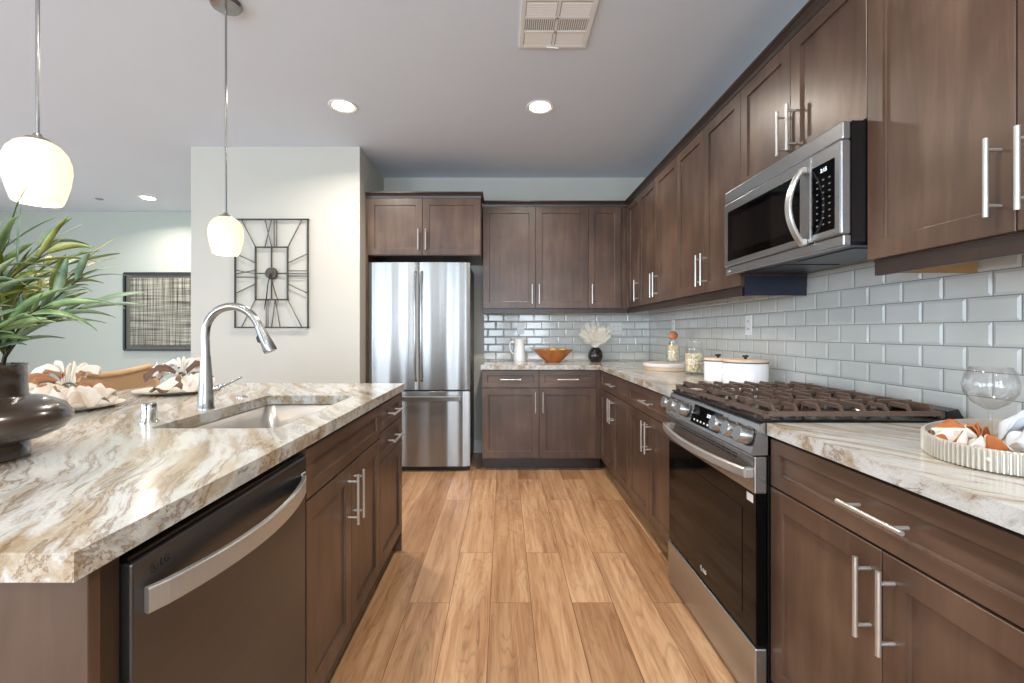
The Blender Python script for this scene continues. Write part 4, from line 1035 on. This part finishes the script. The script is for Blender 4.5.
# ------------------------------------------------------------------ right counter, beyond the stove
M['marble'] = plain('white_pink_marble', (232, 220, 214), .2, noise=.05, scale=9, coat=.3)
M['mangowood'] = wood_mat('light_board_wood', (204, 178, 148), (220, 198, 170), (232, 214, 190), .45, coat=.1)
t = thing('round_board', 'thick round pale marble board beneath the cork-ball bottle', 'board', (1.240, 3.45, CT))
B().lathe([(0, 0), (.168, 0), (.172, .004), (.172, .022), (.168, .026), (0, .026)], seg=56).obj('wood_base', M['mangowood'], t)
B().lathe([(0, .026), (.178, .026), (.182, .030), (.182, .048), (.178, .052), (0, .052)], seg=56).obj('marble_top', M['marble'], t)
M['shell'] = plain('pale_pasta', (240, 226, 190), .6, noise=.12, scale=40)
def fill(name, parent, r, h, zb, n, seed, size):
    rr = random.Random(seed); b = B()
    for k in range(n):
        a = rr.uniform(0, 2 * PI); q = (r - size) * math.sqrt(rr.uniform(.35, 1)); z = zb + size + (h - 2 * size) * rr.random()
        b.sphere((q * math.cos(a), q * math.sin(a), z), size, 7, 5, (rr.uniform(.7, 1.1), rr.uniform(.7, 1.1), rr.uniform(.6, 1.1)))
    o = b.obj(name, M['shell'], parent); o['kind'] = 'stuff'; return o
bz = CT + .052
t = thing('glass_bottle', 'tall glass bottle of pasta with a wooden ball stopper', 'bottle', (1.297, 3.50, bz))
B().lathe([(0, 0), (.048, 0), (.050, .004), (.050, .085), (.044, .12), (.030, .150), (.024, .165), (.024, .178), (.0215, .178), (.028, .150), (.041, .12), (.047, .085), (.047, .006), (0, .006)], seg=32).obj('bottle_body', M['clear'], t)
fill('pasta', t, .046, .13, .007, 150, 5, .011)
B().sphere((0, 0, .205), .034, 20, 12).obj('ball_stopper', plain('cork_ball', (188, 122, 78), .7, noise=.2, scale=30), t)
t = thing('storage_jar', 'short round glass jar of pasta before the marble board', 'jar', (1.291, 3.10, CT))
B().lathe([(0, 0), (.060, 0), (.066, .008), (.066, .09), (.062, .13), (.054, .155), (.054, .175), (.0515, .175), (.052, .155), (.0595, .13), (.063, .09), (.063, .01), (0, .007)], seg=36).obj('jar_body', M['clear'], t)
fill('pasta', t, .061, .135, .009, 260, 9, .0115)
B().lathe([(0, .1765), (.054, .1765), (.056, .180), (.056, .222), (.052, .226), (0, .226)], seg=32).obj('lid', M['clear'], t)
M['lidwood'] = wood_mat('lid_wood', (206, 176, 148), (220, 194, 168), (230, 208, 186), .5, scale=2, coat=.1)
M['grey'] = plain('grey_lid_rim', (96, 90, 84), .5)
def canister(label, x, y, r, h):
    t = thing('enamel_canister', label, 'canister', (x, y, CT))
    B().lathe([(0, 0), (r - .006, 0), (r, .006), (r, h - .022), (r - .002, h - .018), (0, h - .018)], seg=48).obj('pot', M['white'], t)
    B().lathe([(r - .004, h - .018), (r + .002, h - .018), (r + .002, h - .012), (r - .004, h - .012)], seg=48, cap=False).obj('rim', M['grey'], t)
    B().lathe([(0, h - .012), (r + .001, h - .012), (r + .001, h - .006), (r - .002, h), (0, h + .001)], seg=48).obj('lid', M['lidwood'], t)
    B().lathe([(0, h), (.007, h), (.007, h + .008), (.016, h + .014), (.016, h + .020), (.012, h + .022), (0, h + .022)], seg=20).obj('knob', M['dark'], t)
canister('larger wide white enamel canister with wooden lid behind the stove', 1.285, 2.43, .108, .138)
canister('smaller white enamel canister with dark knob left of the larger one', 1.228, 2.62, .074, .135)

# ------------------------------------------------------------------ tray group near right
TX, TY, TA, TB, TROT = 1.199, 1.049, .260, .164, R(30.5)
M['ribmetal'] = plain('cream_ribbed_metal', (214, 207, 194), .3, .3, noise=.03, coat=.2)
t = thing('oval_tray', 'oval ribbed metal tray on the near right counter', 'tray', (TX, TY, CT), TROT)
def oval(f, n, z, amp=0):
    out = []
    for i in range(n):
        a = 2 * PI * i / n; k = 1 + (amp if i % 4 in (1, 2) else 0)
        out.append(((TA - f) * k * math.cos(a), (TB - f) * k * math.sin(a), z))
    return out
n = 480
b = B().loops([oval(0.002, n, .001, 0), oval(0, n, .003, .028), oval(0, n, .044, .028), oval(0.0, n, .047, 0), oval(.003, n, .047, 0), oval(.005, n, .005, 0)], True, False, False, False); b.obj('ribbed_wall', M['ribmetal'], t, recalc=True)
b = B().loops([oval(.003, 60, .001), oval(.003, 60, .0045)], True, True, True, False); b.obj('tray_base', plain('tray_inside', (196, 176, 150), .35, .2), t)
b = B()
for s in (-1, 1): b.sphere((s * (TA + .003), 0, .026), .005, 12, 8)
b.obj('rivets', M['ribmetal'], t)
goblet('large clear etched wine glass standing on the oval tray', (1.224, 1.150, CT + .0055), .95)
t = thing('napkin', 'rust and white leaf-print napkin at the left of the oval tray', 'napkin', (1.098, 1.052, CT + .0065))
napkin(t, [(160, 48, .075, .024, 2.2, .024, .008), (105, 48, .085, .030, 2.6, .030, .014), (225, 45, .060, .022, 2.0, .022, .008), (60, 40, .05, .026, 2.0, .03, .02)], M['cl3'])
t = thing('napkin', 'white and pale blue napkin bunched on the oval tray by the picture edge', 'napkin', (1.206, 1.000, CT + .014))
napkin(t, [(182, 38, .075, .030, 2.0, .030, .012), (-120, 55, .085, .034, 2.4, .032, .010), (-50, 55, .10, .036, 2.6, .036, .016), (20, 50, .09, .036, 2.4, .036, .026), (95, 50, .075, .040, 2.4, .038, .026)], M['cl4'])
ring(t, (0, 0, .036), (0, 0, R(60)), .016)
